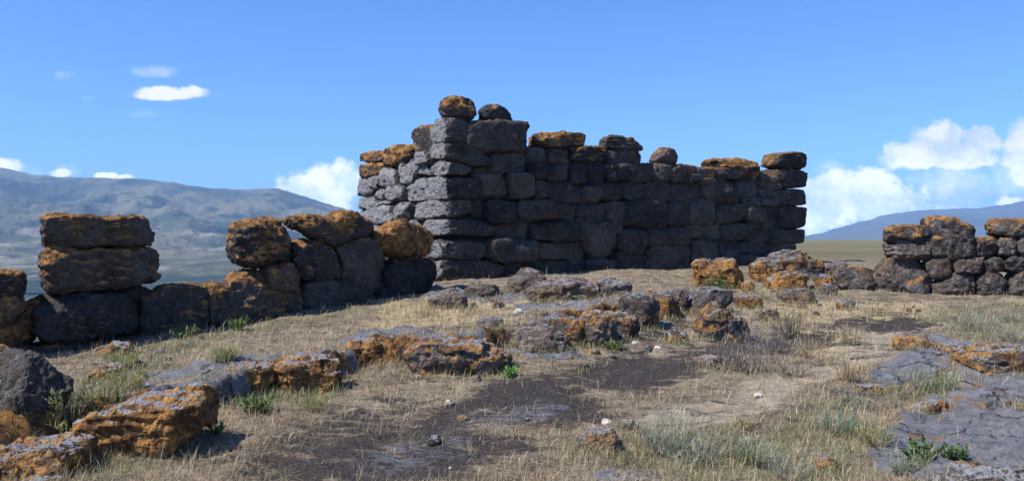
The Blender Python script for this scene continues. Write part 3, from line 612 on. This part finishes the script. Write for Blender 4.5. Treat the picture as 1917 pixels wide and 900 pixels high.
# ------------------------------------------------------------------ rocks of the ledge and field
FBL = []
def FB(pl, label, th, li, base=None, name='boulder', cat='boulder', sink=13, yaw=0.0, group='rocks along the ledge and in the grass', **kw):
    """a free rock: its face stands where its foot meets the ground"""
    P = np.array(pl, float); bx = P[:, 0].mean(); by = P[:, 1].max() if base is None else base
    X, Y, Z = on_ground(bx, by)
    c_, s_ = math.cos(radians(yaw)), math.sin(radians(yaw))
    f3 = vplane((X, Y), (c_, s_))
    q_, th = fit(pl, f3, (-s_, c_), th, .3, .85); P = np.array(q_)
    low = P.copy(); m = low[:, 1] > (P[:, 1].min()+P[:, 1].max())/2; low[m, 1] += sink
    if name == 'boulder': FBL.append((X, Y, (P[:, 0].max()-P[:, 0].min())/F*Y/2, th, -s_))
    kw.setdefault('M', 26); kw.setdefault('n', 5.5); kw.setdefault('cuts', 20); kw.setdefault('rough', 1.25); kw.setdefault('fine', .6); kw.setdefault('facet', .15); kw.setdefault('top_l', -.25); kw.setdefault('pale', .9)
    return tag(stone(name, [tuple(q) for q in low], (-s_, c_, 0), th, f3, lichen=li, **kw), label, cat, group)
FB([(x-18, y) for x, y in [(128,795),(160,775),(230,748),(320,727),(385,722),(398,742),(403,795),(385,812),(330,832),(280,850),(240,868),(190,858),(140,840)]], 'large craggy orange boulder in the lower left foreground', .75, .95, 862, M=64, n=7, strata=.35, yaw=2, rough=.95)
FB([(-60,835),(40,822),(100,812),(132,822),(140,860),(125,905),(60,925),(-60,930)], 'brown and orange boulder in the bottom left photo corner', .7, .62, 905, M=50, n=4)
FB([(10,892),(60,880),(110,886),(125,930),(0,940)], 'low orange rock lump cut by the bottom edge at far left', .35, .8, 915, M=30)
FB([(412,694),(470,680),(512,672),(516,706),(484,730),(425,740)], 'low orange rock at the left end of the ledge, right of the craggy boulder', .5, .85, 735, M=34, yaw=20)
FB([(515,680),(560,672),(600,660),(642,668),(642,694),(625,728),(606,748),(565,742),(545,722),(520,704)], 'jagged orange rock above the green weeds on the ledge', .55, .85, 742, M=44, yaw=25, strata=.3)
FB([(645,640),(690,630),(740,632),(748,652),(728,682),(692,684),(655,668)], 'brown-orange rock in the middle of the ledge above the dry grass', .55, .75, 684, M=34, yaw=15)
FB([(748,664),(770,642),(800,628),(850,630),(910,634),(948,652),(960,668),(930,694),(890,712),(830,708),(775,694)], 'wide orange-crested boulder with a dark hollow and grey base', .8, .50, 706, M=50, top_l=.7, n=4)
FB([(956,616),(1000,602),(1040,608),(1064,628),(1064,660),(1015,670),(965,668)], 'pale grey flat rock with an orange front end', .9, .30, 668, M=36, mat=M_PALE, n=5)
FB([(1052,598),(1080,590),(1104,594),(1106,640),(1080,652),(1060,648)], 'orange-capped rock at the left end of the dark ledge step', .5, .45, 648, yaw=30)
FB([(1098,590),(1130,580),(1158,586),(1162,640),(1130,652),(1102,650)], 'orange-topped block with a black face in the ledge step', .6, .32, 650, top_l=.9, n=6, yaw=25)
FB([(1156,590),(1180,582),(1200,590),(1204,628),(1180,640),(1160,638)], 'narrow brown block next to the orange-topped one in the ledge step', .6, .32, 640, top_l=.6, yaw=35)
FB([(1190,560),(1210,550),(1236,556),(1240,606),(1215,620),(1194,612)], 'tall grey-brown stone standing in the bend of the ledge step', .6, .22, 618, yaw=40)
FB([(1232,552),(1256,543),(1274,548),(1276,590),(1250,602),(1234,598)], 'orange knob of rock near the upper end of the ledge step', .5, .5, 600, yaw=40)
FB([(1268,552),(1284,536),(1298,546),(1296,580),(1276,590)], 'small pointed brown rock ending the ledge step on the right', .4, .4, 588, yaw=40)
FB([(944,540),(958,520),(976,504),(1008,506),(1022,522),(1008,546),(960,552)], 'grey pointed rock with a brown hollow at the tower foot', .6, .15, 552, mat=M_PALE)
FB([(986,540),(1000,532),(1060,524),(1120,524),(1124,544),(1100,560),(1010,566),(986,556)], 'long flat reddish slab lying in front of the tower', .9, .30, 564, mat=M_PALE, n=6, M=34)
FB([(1120,526),(1150,522),(1184,528),(1184,546),(1150,552),(1122,550)], 'small dark grey block at the right end of the reddish slab', .6, .05, 552)
FB([(1303,492),(1318,485),(1375,486),(1391,494),(1394,526),(1376,542),(1322,542),(1304,522)], 'cubic orange boulder standing before the right half of the tower', .8, .72, 540, M=36, n=6)
FB([(1405,498),(1428,488),(1452,494),(1480,508),(1478,524),(1440,526),(1410,520)], 'orange wedge-shaped rock left of the flat orange one', .6, .7, 526)
FB([(1440,524),(1475,510),(1515,511),(1515,538),(1480,543),(1445,543)], 'flat-faced orange rock with a deep brown underside', .7, .75, 542, n=6)
FB([(1424,484),(1478,471),(1528,472),(1548,488),(1552,514),(1525,525),(1470,515),(1430,505)], 'broad grey and orange rock at the right foot of the tower', .9, .38, 524, M=32)
FB([(1465,553),(1490,539),(1524,542),(1533,558),(1505,572),(1470,571)], 'pale flattish pink-grey rock lying in grass below the orange rocks', .6, .35, 570, mat=M_PALE)
FB([(1384,556),(1405,551),(1428,554),(1430,570),(1412,578),(1386,576)], 'small orange rock under the wedge-shaped orange one', .4, .65, 578, M=20)
FB([(1290,566),(1308,544),(1340,538),(1372,542),(1378,560),(1345,578),(1296,592)], 'smooth grey rock below the cubic orange boulder', .7, .18, 590)
FB([(1303,606),(1322,578),(1338,562),(1366,582),(1396,600),(1404,626),(1370,640),(1325,640)], 'triangular rock, orange above and grey below, by the thorn bush', .6, .38, 640, M=30, top_l=.6)
FB([(800,556),(830,540),(868,545),(874,572),(835,580),(804,574)], 'pale grey flat rock in the grass near the tower corner', .6, .02, 578, mat=M_PALE)
FB([(868,545),(890,528),(935,536),(946,556),(905,564),(870,562)], 'light grey slab half buried between the corner and the reddish slab', .6, .02, 562, mat=M_PALE)
FB([(1548,496),(1570,489),(1593,494),(1594,512),(1560,518)], 'dark rust-brown rock in the gap between tower and right wall', .5, .3, 518, M=20)
FB([(1540,534),(1555,530),(1572,536),(1570,550),(1545,552)], 'small blue-grey stone in the gap before the right wall', .35, .0, 552, M=16)
FB([(1225,645),(1260,640),(1300,650),(1320,672),(1300,690),(1300,690),(1240,690)], 'grey low stone half hidden under the thorn bush', .5, .0, 690, M=20) if False else None
FB([(1303,672),(1325,662),(1350,664),(1368,680),(1350,696),(1312,696)], 'grey rounded stone among the dry thorn stems', .4, .0, 694, M=22, mat=M_PALE)
FB([(1688,640),(1700,628),(1740,626),(1764,634),(1768,652),(1730,664),(1696,658)], 'crumbly orange rock on the upper left end of the right bedrock', .5, .7, 662, M=30)
FB([(1764,652),(1790,640),(1832,646),(1836,664),(1800,670),(1768,666)], 'flat brown-orange rock beside the crumbly one on the bedrock', .5, .5, 670, M=26)
FB([(1814,676),(1846,650),(1900,646),(1960,650),(1960,704),(1880,706),(1836,708)], 'broad rust-orange slab overhanging a black hollow at the right edge', .7, .62, 708, M=40, strata=.4)
FB([(1698,778),(1712,764),(1750,748),(1780,745),(1786,756),(1744,780),(1704,786)], 'bright orange rock knob in the middle of the grey bedrock', .3, .8, 784, M=26)
FB([(1608,722),(1640,716),(1672,722),(1668,738),(1625,742)], 'thin dark red rock at the left rim of the bedrock', .25, .5, 740, M=20)
FB([(1530,858),(1550,848),(1576,862),(1572,888),(1538,886)], 'small bright orange rock among grey-green tufts near the bottom', .22, .85, 886, M=22)
FB([(1112,890),(1150,880),(1230,882),(1255,892),(1250,930),(1120,930)], 'flat grey rock with orange rim at the bottom edge of the photo', .45, .45, 915, M=32, mat=M_PALE)
FB([(1076,824),(1108,804),(1150,796),(1160,812),(1156,842),(1120,852),(1086,846)], 'pale and orange angular rock in the burnt patch', .35, .55, 850, M=34, mat=M_PALE, n=5, pale=1.1)
FB([(1080,684),(1090,676),(1101,680),(1099,692),(1084,694)], 'small black stone at the edge of the burnt patch', .15, .0, 694, M=14, sink=3)
FB([(0,745),(30,700),(62,656),(84,656),(104,682),(140,700),(152,742),(110,790),(60,800),(-30,806)], 'big dark boulder with a sunlit pale left flank at lower left', .9, .22, 800, M=50, yaw=48, n=6, pale=.15, cuts=10, chip=(.66, .9), rough=.9, fine=.7)
FB([(-60,735),(-20,700),(10,705),(16,760),(-10,806),(-60,806)], 'orange-grey boulder cut by the left edge beside the big dark one', .6, .6, 800, M=34)
FB([(146,705),(170,690),(210,676),(225,684),(200,706),(160,722)], 'small flat orange rock just below the left stack', .4, .75, 722, M=24)
FB([(170,655),(200,640),(232,640),(245,655),(215,668),(180,670)], 'yellow-orange rock chip at the foot of the left stack', .4, .75, 668, M=22)
FB([(420,640),(440,634),(462,640),(458,650),(430,652)], 'small grey stone in green grass below the left wall', .25, .1, 652, M=16) if False else None
FB([(1770,885),(1830,866),(1920,872),(1960,880),(1960,940),(1780,940)], 'cracked grey bedrock block in the bottom right corner', .5, .12, 930, M=36, n=5)
FB([(1390,532),(1404,524),(1416,532),(1414,548),(1396,550)], 'small orange rock tucked between the cubic boulder and the wedge-shaped one', .35, .7, 550, M=18)
FB([(1530,520),(1552,512),(1566,522),(1562,536),(1538,538)], 'rust-brown rock just right of the broad grey and orange rock', .4, .5, 538, M=18)
FB([(1570,566),(1590,558),(1606,566),(1600,578),(1576,578)], 'low brownish stone in front of the left end of the right wall', .3, .35, 578, M=16)
FB([(1420,585),(1442,576),(1460,584),(1458,598),(1428,600)], 'brown-orange rock in the grass below the small orange ones', .35, .55, 600, M=18)
FB([(892,600),(914,590),(940,598),(936,612),(900,614)], 'grey stone bedded in straw above the wide orange-crested boulder', .4, .15, 614, M=18)
FB([(1246,628),(1266,616),(1290,624),(1286,640),(1254,642)], 'brown stone lying just left of the triangular rock', .35, .4, 642, M=18)
# loose pebbles
pebs = [(970,583,9,'white pebble in the straw before the reddish slab'),(1422,739,9,'cream pebble on the trodden path'),(1136,790,11,'flat whitish stone just above the angular rock in the burnt patch'),(845,874,6,'tiny white pebble on the pale ash at the bottom'),(988,848,8,'white flake of stone left of the angular rock'),(1232,650,7,'small pink-grey pebble near the top of the burnt patch'),(1190,642,7,'small pebble at the foot of the ledge step'),(1310,598,8,'whitish stone leaning on the triangular rock'),(840,660-65,5,'little pale pebble in the grass above the wide boulder'),(838,752,6,'pale pebble in the dry grass left of the burnt patch')]
mp, t, b = new_mat('pale_stone'); pos = geopos(t)
t.put(b.inputs['Base Color'], t.mix(t.step(t.noise(pos, 20, 4, .6), .35, .65), (0.34, 0.30, 0.26), (0.58, 0.54, 0.47))); t.put(b.inputs['Normal'], t.bump(t.noise(pos, 60, 4, .6), .8, .01))
for (x, y, r, lab) in pebs:
    FB([(x-r, y), (x-r*.5, y-r*.6), (x+r*.4, y-r*.7), (x+r, y-r*.1), (x+r*.7, y+r*.5), (x-r*.6, y+r*.5)], lab, r*.014, 0, y+r*.5, name='pebble', cat='pebble', M=10, mat=mp, n=3, sink=2, group='pale pebbles lying about')

# broken stones scattered about: each its own thing
rr_ = np.random.default_rng(44)
ORD = 'leftmost,second from left,third from left,fourth from left,fifth from left,sixth from left,seventh from left,eighth from left,ninth from left,tenth from left,eleventh from left,twelfth from left,thirteenth from left,fourteenth from left,fifteenth from left,sixteenth from left,seventeenth from left,eighteenth from left'.split(',')
ZONES = [(1050,572,170,20,18,'broken stones between tower foot and ledge'),(1420,560,130,28,14,'broken stones near the cubic orange boulder'),(1130,664,130,12,10,'stones below the ledge step'),(1780,700,110,60,14,'stone chips on the right bedrock'),(300,680,140,24,11,'stone chips on the left terrace'),(700,720,220,24,12,'stone chips below mid-ledge'),(1000,790,230,45,12,'charred chips in the burnt patch'),(1650,580,150,10,8,'stones at the foot of the right wall')]
for cx, cy, rx, ry, nst, lab in ZONES:
    xs = np.sort(cx+rr_.uniform(-1, 1, nst)*rx)
    for q_i, x in enumerate(xs):
        y = cy+rr_.uniform(-1, 1)*ry; big = rr_.uniform() < .3; rpx = rr_.uniform(4, 8)*(1.8 if big else 1)*(y/650)
        kx_ = rr_.uniform(.35, .7); li = rr_.choice([0, 0, .25, .7]); pale_ = rr_.uniform() < .45
        look = ('larger ' if big else 'small ')+('orange-flecked' if li > .5 else 'pale' if pale_ else 'grey')+' stone, '
        FB([(x-rpx, y), (x-rpx*.6, y-rpx*kx_*1.3), (x+rpx*.3, y-rpx*kx_*1.6), (x+rpx, y-rpx*.2), (x+rpx*.8, y+rpx*.3), (x-rpx*.7, y+rpx*.35)], look+ORD[q_i]+' of the '+lab, rpx*.011, li, y+rpx*.35, name='stone', cat='stone', M=10, n=4, sink=3, yaw=rr_.uniform(-30, 30), cuts=10, group=lab, mat=M_PALE if pale_ else M_ROCK)

# ------------------------------------------------------------------ vegetation
def plant_mat(name, rough=.8, transl=.25):
    m, t, b = new_mat(name); at = t.attr('tint'); t.put(b.inputs['Base Color'], at.outputs['Color']); b.inputs['Roughness'].default_value = rough
    tr = t.new('ShaderNodeBsdfTranslucent'); t.put(tr.inputs[0], at.outputs['Color'])
    mx = t.new('ShaderNodeMixShader'); mx.inputs[0].default_value = transl
    o = [q for q in t.n if q.type == 'OUTPUT_MATERIAL'][0]
    t.l.new(b.outputs[0], mx.inputs[1]); t.l.new(tr.outputs[0], mx.inputs[2]); t.l.new(mx.outputs[0], o.inputs[0]); return m
M_GRASS = plant_mat('dry_grass'); M_LEAF = plant_mat('leaf', .7, .3)
def blades(B, ang, lean, L, wd, curl=.5):
    """B base points, ang heading, lean 0 upright..1 flat; each blade: quad + tip quad (degenerate tip) as 2 quads"""
    n = len(B); h = np.stack([np.cos(ang), np.sin(ang), ang*0], 1); s = np.stack([-np.sin(ang), np.cos(ang), ang*0], 1)
    th1 = lean*math.pi/2; th2 = np.minimum(th1+curl, 1.62)
    m1 = B+(h*np.sin(th1)[:, None]+np.array([0, 0, 1.])*np.cos(th1)[:, None])*(L*.5)[:, None]
    tp = m1+(h*np.sin(th2)[:, None]+np.array([0, 0, 1.])*np.cos(th2)[:, None])*(L*.5)[:, None]
    # face the blade width partly up so it never vanishes edge on
    w1 = s*wd[:, None]
    V = np.stack([B-w1, B+w1, m1+w1*.8, m1-w1*.8, tp+w1*.15, tp-w1*.15], 1).reshape(-1, 3)
    k = np.arange(n)[:, None]*6
    Fc = np.concatenate([k+np.array([[0, 1, 2, 3]]), k+np.array([[3, 2, 4, 5]])])
    return V, Fc
def gm(x, y):
    z = Gfull(x, y)
    return z, {k: mask(x, y, z, e, r, s, *so) for k, e, r, s, *so in (('burn', BURN, .35, 3, 1.5), ('path', PATH, .35, 3), ('rock', ROCKM, .7, 14, .9), ('green', GREEN, .5, 31), ('straw', STRAW, .5, 41))}
def ground_z(x, y):
    """height of the finished sheet (bilinear)"""
    Z = zz.reshape(ny, nx); i = np.clip(np.searchsorted(gx, x)-1, 0, nx-2); j = np.clip(np.searchsorted(gy, y)-1, 0, ny-2)
    a = (x-gx[i])/(gx[i+1]-gx[i]); b_ = (y-gy[j])/(gy[j+1]-gy[j])
    return Z[j, i]*(1-a)*(1-b_)+Z[j, i+1]*a*(1-b_)+Z[j+1, i]*(1-a)*b_+Z[j+1, i+1]*a*b_
STRAWC = np.array([(0.52, 0.41, 0.25), (0.38, 0.285, 0.175), (0.62, 0.52, 0.345), (0.24, 0.165, 0.105), (0.17, 0.12, 0.085)])
GREENC = np.array([(0.14, 0.19, 0.06), (0.20, 0.24, 0.10), (0.26, 0.29, 0.17), (0.10, 0.15, 0.05)])
BURNC = np.array([(0.05, 0.04, 0.035), (0.12, 0.085, 0.06), (0.26, 0.19, 0.12)])
def sow(n, ymin, ymax, seed):
    r = np.random.default_rng(seed); iv = r.uniform(1/ymax**1.3, 1/ymin**1.3, n); Y = iv**(-1/1.3)
    X = r.uniform(-.66, .66, n)*Y; return X, Y, r
def grass_layer(n, ymin, ymax, seed, kind):
    X, Y, r = sow(n, ymin, ymax, seed); z, m = gm(X, Y)
    clump = fbm(np.stack([X*2.2, Y*2.2, X*0], 1), 3, 61)*.5+.5
    if kind == 'dry': keep = (1-.92*m['rock'])*np.clip(1-1.25*m['burn'], .10, 1)*(1-.9*m['path'])*(.15+1.0*clump)*(1-.25*m['green'])*(1+.8*m['straw'])
    else: keep = .7*m['green']*(1-.6*m['rock'])*(.1+1.3*clump)+.06*(1-m['burn'])*(1-m['rock'])
    keep = keep*(z > -.6)
    k = r.uniform(0, 1, n) < keep; X, Y = X[k], Y[k]; m = {a: b_[k] for a, b_ in m.items()}; n = len(X)
    B = np.stack([X, Y, ground_z(X, Y)-.008], 1)
    sc = np.clip(Y/9, .75, 1.5)
    if kind == 'dry':
        flat = r.uniform(0, 1, n) < .66
        lean = np.where(flat, r.uniform(.72, 1.0, n), r.uniform(.1, .6, n)); L = np.where(flat, r.uniform(.05, .17, n), r.uniform(.04, .15, n)*(1+.7*m['straw']))
        wd = r.uniform(.0011, .0024, n)*sc; ci = r.choice(5, n, p=[.26, .2, .2, .15, .19]); C = STRAWC[ci]
        bb = r.uniform(0, 1, n) < m['burn']*1.1; C[bb] = BURNC[r.integers(0, 3, bb.sum())]
    else:
        lean = r.uniform(.05, .6, n); L = r.uniform(.04, .15, n); wd = r.uniform(.0016, .0030, n)*sc; C = GREENC[r.integers(0, 4, n)]
        dm = r.uniform(0, 1, n) < .25; C[dm] = STRAWC[0]
    C = C*r.uniform(.8, 1.15, n)[:, None]
    V, Fc = blades(B, r.uniform(0, 2*math.pi, n), lean, L, wd, r.uniform(.1, .8, n))
    return V, Fc, np.repeat(C, 6, 0)
for nm, n_, kd, lab in (('dry_grass', 330000, 'dry', 'short dry straw-coloured grass matted over the ground'), ('green_grass', 110000, 'green', 'sparse grey-green grass between the rocks')):
    V, Fc, C = grass_layer(n_, 5.2, 21, 5 if kd == 'dry' else 6, kd)
    tag(mesh(nm, V, Fc, M_GRASS, smooth=False, attrs={'tint': C}, origin=(0, 0, 0)), lab, 'grass', kind='stuff')

bx_ = []; r_ = np.random.default_rng(8)
for (X, Y, hw, th, sy) in FBL:
    n_ = int(90+420*hw); xx = X+r_.uniform(-1.1, 1.1, n_)*hw; yy2 = Y-.02-np.abs(r_.normal(0, .06, n_)); side = r_.uniform(0, 1, n_) < .3
    xx = np.where(side, X+np.sign(r_.uniform(-1, 1, n_))*(hw+np.abs(r_.normal(0, .05, n_))), xx); yy2 = np.where(side, Y+r_.uniform(0, th, n_), yy2); bx_.append(np.stack([xx, yy2], 1))
bx_ = np.concatenate(bx_); n_ = len(bx_)
V, Fc = blades(np.stack([bx_[:, 0], bx_[:, 1], ground_z(bx_[:, 0], bx_[:, 1])-.01], 1), r_.uniform(0, 6.28, n_), r_.uniform(.02, .6, n_), r_.uniform(.05, .17, n_), r_.uniform(.0013, .0026, n_)*np.clip(bx_[:, 1]/9, .8, 1.5), r_.uniform(.1, .9, n_))
pal = np.concatenate([STRAWC[:3], GREENC[:3]])
tag(mesh('grass_fringe', V, Fc, M_GRASS, smooth=False, attrs={'tint': np.repeat(pal[r_.integers(0, 6, n_)], 6, 0)}, origin=(0, 0, 0)), 'longer grass growing up round the feet of the field rocks', 'grass', kind='stuff')
X, Y, r_ = sow(9000, 5.4, 20, 77); z_, m_ = gm(X, Y); cl = fbm(np.stack([X*1.6, Y*1.6, X*0], 1), 3, 5)
k_ = (r_.uniform(0, 1, len(X)) < np.clip(.35+.9*cl, 0, 1)*(1-m_['rock'])*np.clip(1-1.5*m_['burn'], .03, 1)*(1-.7*m_['path'])) & (z_ > -.5)
X, Y = X[k_], Y[k_]; n_ = len(X)
V, Fc = blades(np.stack([X, Y, ground_z(X, Y)], 1), r_.uniform(0, 6.28, n_), r_.uniform(.02, .45, n_), r_.uniform(.10, .26, n_), r_.uniform(.0012, .0022, n_)*np.clip(Y/9, .8, 1.4), r_.uniform(.1, .9, n_))
tag(mesh('grass_stalks', V, Fc, M_GRASS, smooth=False, attrs={'tint': np.repeat(STRAWC[[0, 2, 1]][r_.integers(0, 3, n_)], 6, 0)}, origin=(0, 0, 0)), 'tall thin bleached grass stalks standing above the matted turf', 'grass', kind='stuff')

def tuft(name, px, py, hpx, wpx, label, cols, nb=260, leafy=False, cat='plant', group=None, lean=(.0, .55), wd=(.0018, .003), at=None):
    X, Y, Z = on_ground(px, py); X = np.array([X]); Y = np.array([Y]); Z = float(ground_z(X, Y)[0]); X = X[0]; Y = Y[0]
    if at is not None: X, Y, Z = at
    if name == 'wormwood': hpx *= .8; nb = int(nb*.8)
    h = hpx/F*Y; wr = wpx/F*Y/2; r = np.random.default_rng(int(px*7+py))
    root = empty(name, (X, Y, Z)); tag(root, label, cat, group)
    ns = max(6, nb//9)
    ang = r.uniform(0, 2*math.pi, ns); rad = wr*.55*np.sqrt(r.uniform(0, 1, ns)); ln = r.uniform(lean[0], lean[1], ns)
    B = np.stack([X+rad*np.cos(ang), Y+rad*np.sin(ang), np.zeros(ns)], 1); B[:, 2] = ground_z(B[:, 0], B[:, 1])-.01 if at is None else Z
    L = h*r.uniform(.65, 1.1, ns); cols = np.array(cols)
    V, Fc = blades(B, ang+r.normal(0, .5, ns), ln, L, np.full(ns, wd[1]*1.1), r.uniform(0, .5, ns))
    sc_ = np.repeat(cols[-1][None]*r.uniform(.8, 1.2, (ns, 1)), 6, 0)
    mesh('stem', V, Fc, M_LEAF, parent=root, smooth=False, attrs={'tint': sc_})
    # leaves along every stem
    mid = V.reshape(-1, 6, 3); b0 = (mid[:, 0]+mid[:, 1])/2; b1 = (mid[:, 2]+mid[:, 3])/2; b2 = (mid[:, 4]+mid[:, 5])/2
    k = r.integers(0, ns, nb); tt = r.uniform(.05, 1, nb)
    P = np.where((tt < .5)[:, None], b0[k]+(b1-b0)[k]*(tt*2)[:, None], b1[k]+(b2-b1)[k]*((tt-.5)*2)[:, None])
    LL = h*(r.uniform(.16, .34, nb) if not leafy else r.uniform(.2, .4, nb)); w_ = r.uniform(wd[0], wd[1], nb)*(4.0 if leafy else 1.0)
    V2, F2 = blades(P, r.uniform(0, 2*math.pi, nb), r.uniform(.1, .9, nb), LL, w_, r.uniform(-.2, .7, nb))
    C = cols[r.integers(0, len(cols), nb)]*r.uniform(.8, 1.2, (nb, 1))
    mesh('foliage', V2, F2, M_LEAF, parent=root, smooth=False, attrs={'tint': np.repeat(C, 6, 0)})
    return root
SILV = [(0.30, 0.33, 0.25), (0.38, 0.40, 0.33), (0.22, 0.26, 0.17), (0.33, 0.30, 0.20)]
GRN = [(0.07, 0.14, 0.035), (0.11, 0.20, 0.05), (0.16, 0.24, 0.08), (0.09, 0.12, 0.04)]
YEL = [(0.22, 0.25, 0.09), (0.30, 0.30, 0.13), (0.16, 0.20, 0.06), (0.42, 0.36, 0.18)]
THN = [(0.30, 0.25, 0.22), (0.20, 0.165, 0.15), (0.38, 0.32, 0.27), (0.15, 0.12, 0.11)]
STR = [(0.50, 0.40, 0.24), (0.42, 0.32, 0.18), (0.58, 0.50, 0.33), (0.36, 0.27, 0.16)]
GS = 'silvery wormwood tufts in the foreground'; GT = 'dry thorn bushes beside the path'; GW = 'small green weeds among the rocks'; GY = 'tall dry grass tufts'
tuft('wormwood', 1250, 850, 105, 120, 'tall silvery tuft with bare twigs right of the angular burnt-patch rock', SILV, 700, group=GS)
tuft('wormwood', 1310, 875, 90, 120, 'dense silver-green tuft directly right of the tall silvery one', SILV, 700, group=GS)
tuft('wormwood', 1405, 865, 75, 90, 'rounded green tuft with a dark foot near the bottom middle-right', SILV[:3]+YEL[:1], 700, group=GS)
tuft('wormwood', 1480, 895, 60, 110, 'low grey-green tuft near the bottom edge left of the small orange rock', SILV, 600, group=GS)
tuft('wormwood', 1570, 810, 60, 110, 'mint-green tuft at the left rim of the bedrock', SILV+[(0.2, .28, .16)], 700, group=GS)
tuft('wormwood', 1640, 830, 55, 90, 'olive tuft growing from the bedrock below the orange knob', YEL, 600, group=GS)
tuft('wormwood', 1755, 735, 60, 100, 'grey-green tuft under the flat brown-orange rock on the bedrock', SILV[:3]+YEL[:1], 700, group=GS)
tuft('wormwood', 1600, 760, 40, 90, 'low pale tuft beside the thin dark red rock', SILV, 500, group=GS)
tuft('wormwood', 1830, 618, 45, 110, 'silver-green clump below the pitted boulder of the right wall', SILV, 700, group=GS)
tuft('wormwood', 1890, 640, 50, 100, 'silver-green clump near the right edge behind the rust-orange slab', SILV, 700, group=GS)
tuft('wormwood', 1900, 600, 35, 90, 'faint grey-green clump at the right edge in front of the greenish boulder', SILV, 500, group=GS)
tuft('wormwood', 1700, 880, 55, 100, 'straw-and-green tuft above the bottom edge by the bedrock', YEL+SILV[:1], 600, group=GS)
tuft('weed', 1725, 865, 34, 70, 'bright green leafy weed in a hollow of the bedrock', GRN, 260, True, group=GW)
tuft('weed', 1790, 870, 26, 60, 'small dark green weed in the bedrock crack at lower right', GRN, 200, True, group=GW)
tuft('weed', 540, 735, 40, 60, 'dark green leafy weed against the jagged orange rock', GRN, 260, True, group=GW)
tuft('weed', 478, 770, 36, 60, 'green weed left of the jagged orange rock, lower on the slope', GRN+YEL[:1], 240, True, group=GW)
tuft('weed', 590, 765, 34, 80, 'olive weed patch under the jagged orange rock', GRN[:1]+YEL, 300, group=GW)
tuft('weed', 955, 706, 22, 36, 'bright green little weed right of the wide orange-crested boulder', [(0.13, .28, .05), (.18, .34, .07)], 160, True, group=GW)
tuft('weed', 1345, 543, 28, 44, 'dark green weed growing on the cubic orange boulder face', GRN, 200, True, group=GW)
tuft('weed', 150, 880, 30, 44, 'small weed between the two lower left boulders', GRN, 200, True, group=GW)
tuft('weed', 400, 815, 30, 30, 'green sprig at the right foot of the craggy orange boulder', GRN, 120, True, group=GW)
tuft('weed', 1150, 656, 20, 40, 'low green weed at the foot of the ledge step', GRN+YEL[:1], 160, True, group=GW)
tuft('weed', 345, 630, 24, 60, 'low green weed at the foot of the square block in the left wall', GRN+YEL, 220, True, group=GW)
tuft('weed', 440, 618, 26, 40, 'leafy weed at the foot of the large sloping boulder', GRN+YEL[:1], 200, True, group=GW)
for x, y, h_, w_, lab in ((240,740,55,90,'yellow-green grass clump in the middle of the left terrace'),(190,775,50,100,'yellow-green grass clump above the craggy boulder on the left'),(130,800,50,90,'yellow-green grass clump lowest on the left terrace'),(230,690,40,70,'yellow-green grass clump below the left stack'),(420,690,38,50,'green-grey grass clump above the low orange rock on the ledge')):
    tuft('grass_tuft', x, y, h_, w_, lab, YEL, 700, group='green grass clumps on the left terrace', wd=(.0022, .004))
tuft('thorn_bush', 1390, 690, 75, 110, 'grey leafless thorn bush with curling stems over the grey rounded stone', THN, 620, group=GT, lean=(.1, .8))
tuft('thorn_bush', 1440, 660, 65, 90, 'grey-brown thorn bush just right of the triangular rock', THN, 620, group=GT, lean=(.1, .8))
tuft('thorn_bush', 1475, 630, 60, 70, 'dark brown thorny tuft highest of the dry bushes by the path', [(0.16, .12, .07), (.26, .2, .12), (.12, .1, .06)], 560, group=GT, lean=(.0, .5))
tuft('thorn_bush', 1480, 700, 50, 90, 'low tangled thorn bush at the upper rim of the path', THN+STR[:1], 520, group=GT, lean=(.1, .8))
tuft('thorn_bush', 1395, 640, 35, 60, 'small spiky blue-grey thorn bush behind the others', [(0.26, .26, .27), (.2, .2, .2)], 420, group=GT, lean=(.1, .8))
for x, y, h_, w_, lab in ((1510,670,45,60,'straw tuft between the thorn bushes and the path'),(1600,640,36,70,'pale straw tuft on the far side of the path'),(1590,715,60,36,'white feathery dry stalk standing by the bedrock'),(1420,560,30,50,'straw tuft between the orange rocks'),(1550,680,34,60,'thin straw tuft just above the white feathery stalk'),(1020,590,26,70,'straw tuft behind the flat grey rock'),(880,590,26,70,'golden straw tuft left of the white pebble'),(800,592,26,70,'golden straw tuft below the blue-black block'),(1400,800,26,60,'sparse straw tuft on the near side of the path'),(1640,590,22,80,'straw tuft in front of the big slanted boulder')):
    tuft('grass_tuft', x, y, h_, w_, lab, STR, 420, group=GY, wd=(.0015, .0028))
q_ = LW(606, 410)
tuft('weed', 606, 410, 16, 30, 'tiny green plant growing on top of the bridging boulder', YEL[:1]+GRN[2:3], 120, group=GW, at=(q_[0]-.12, q_[1]+.2, q_[2]-.04))
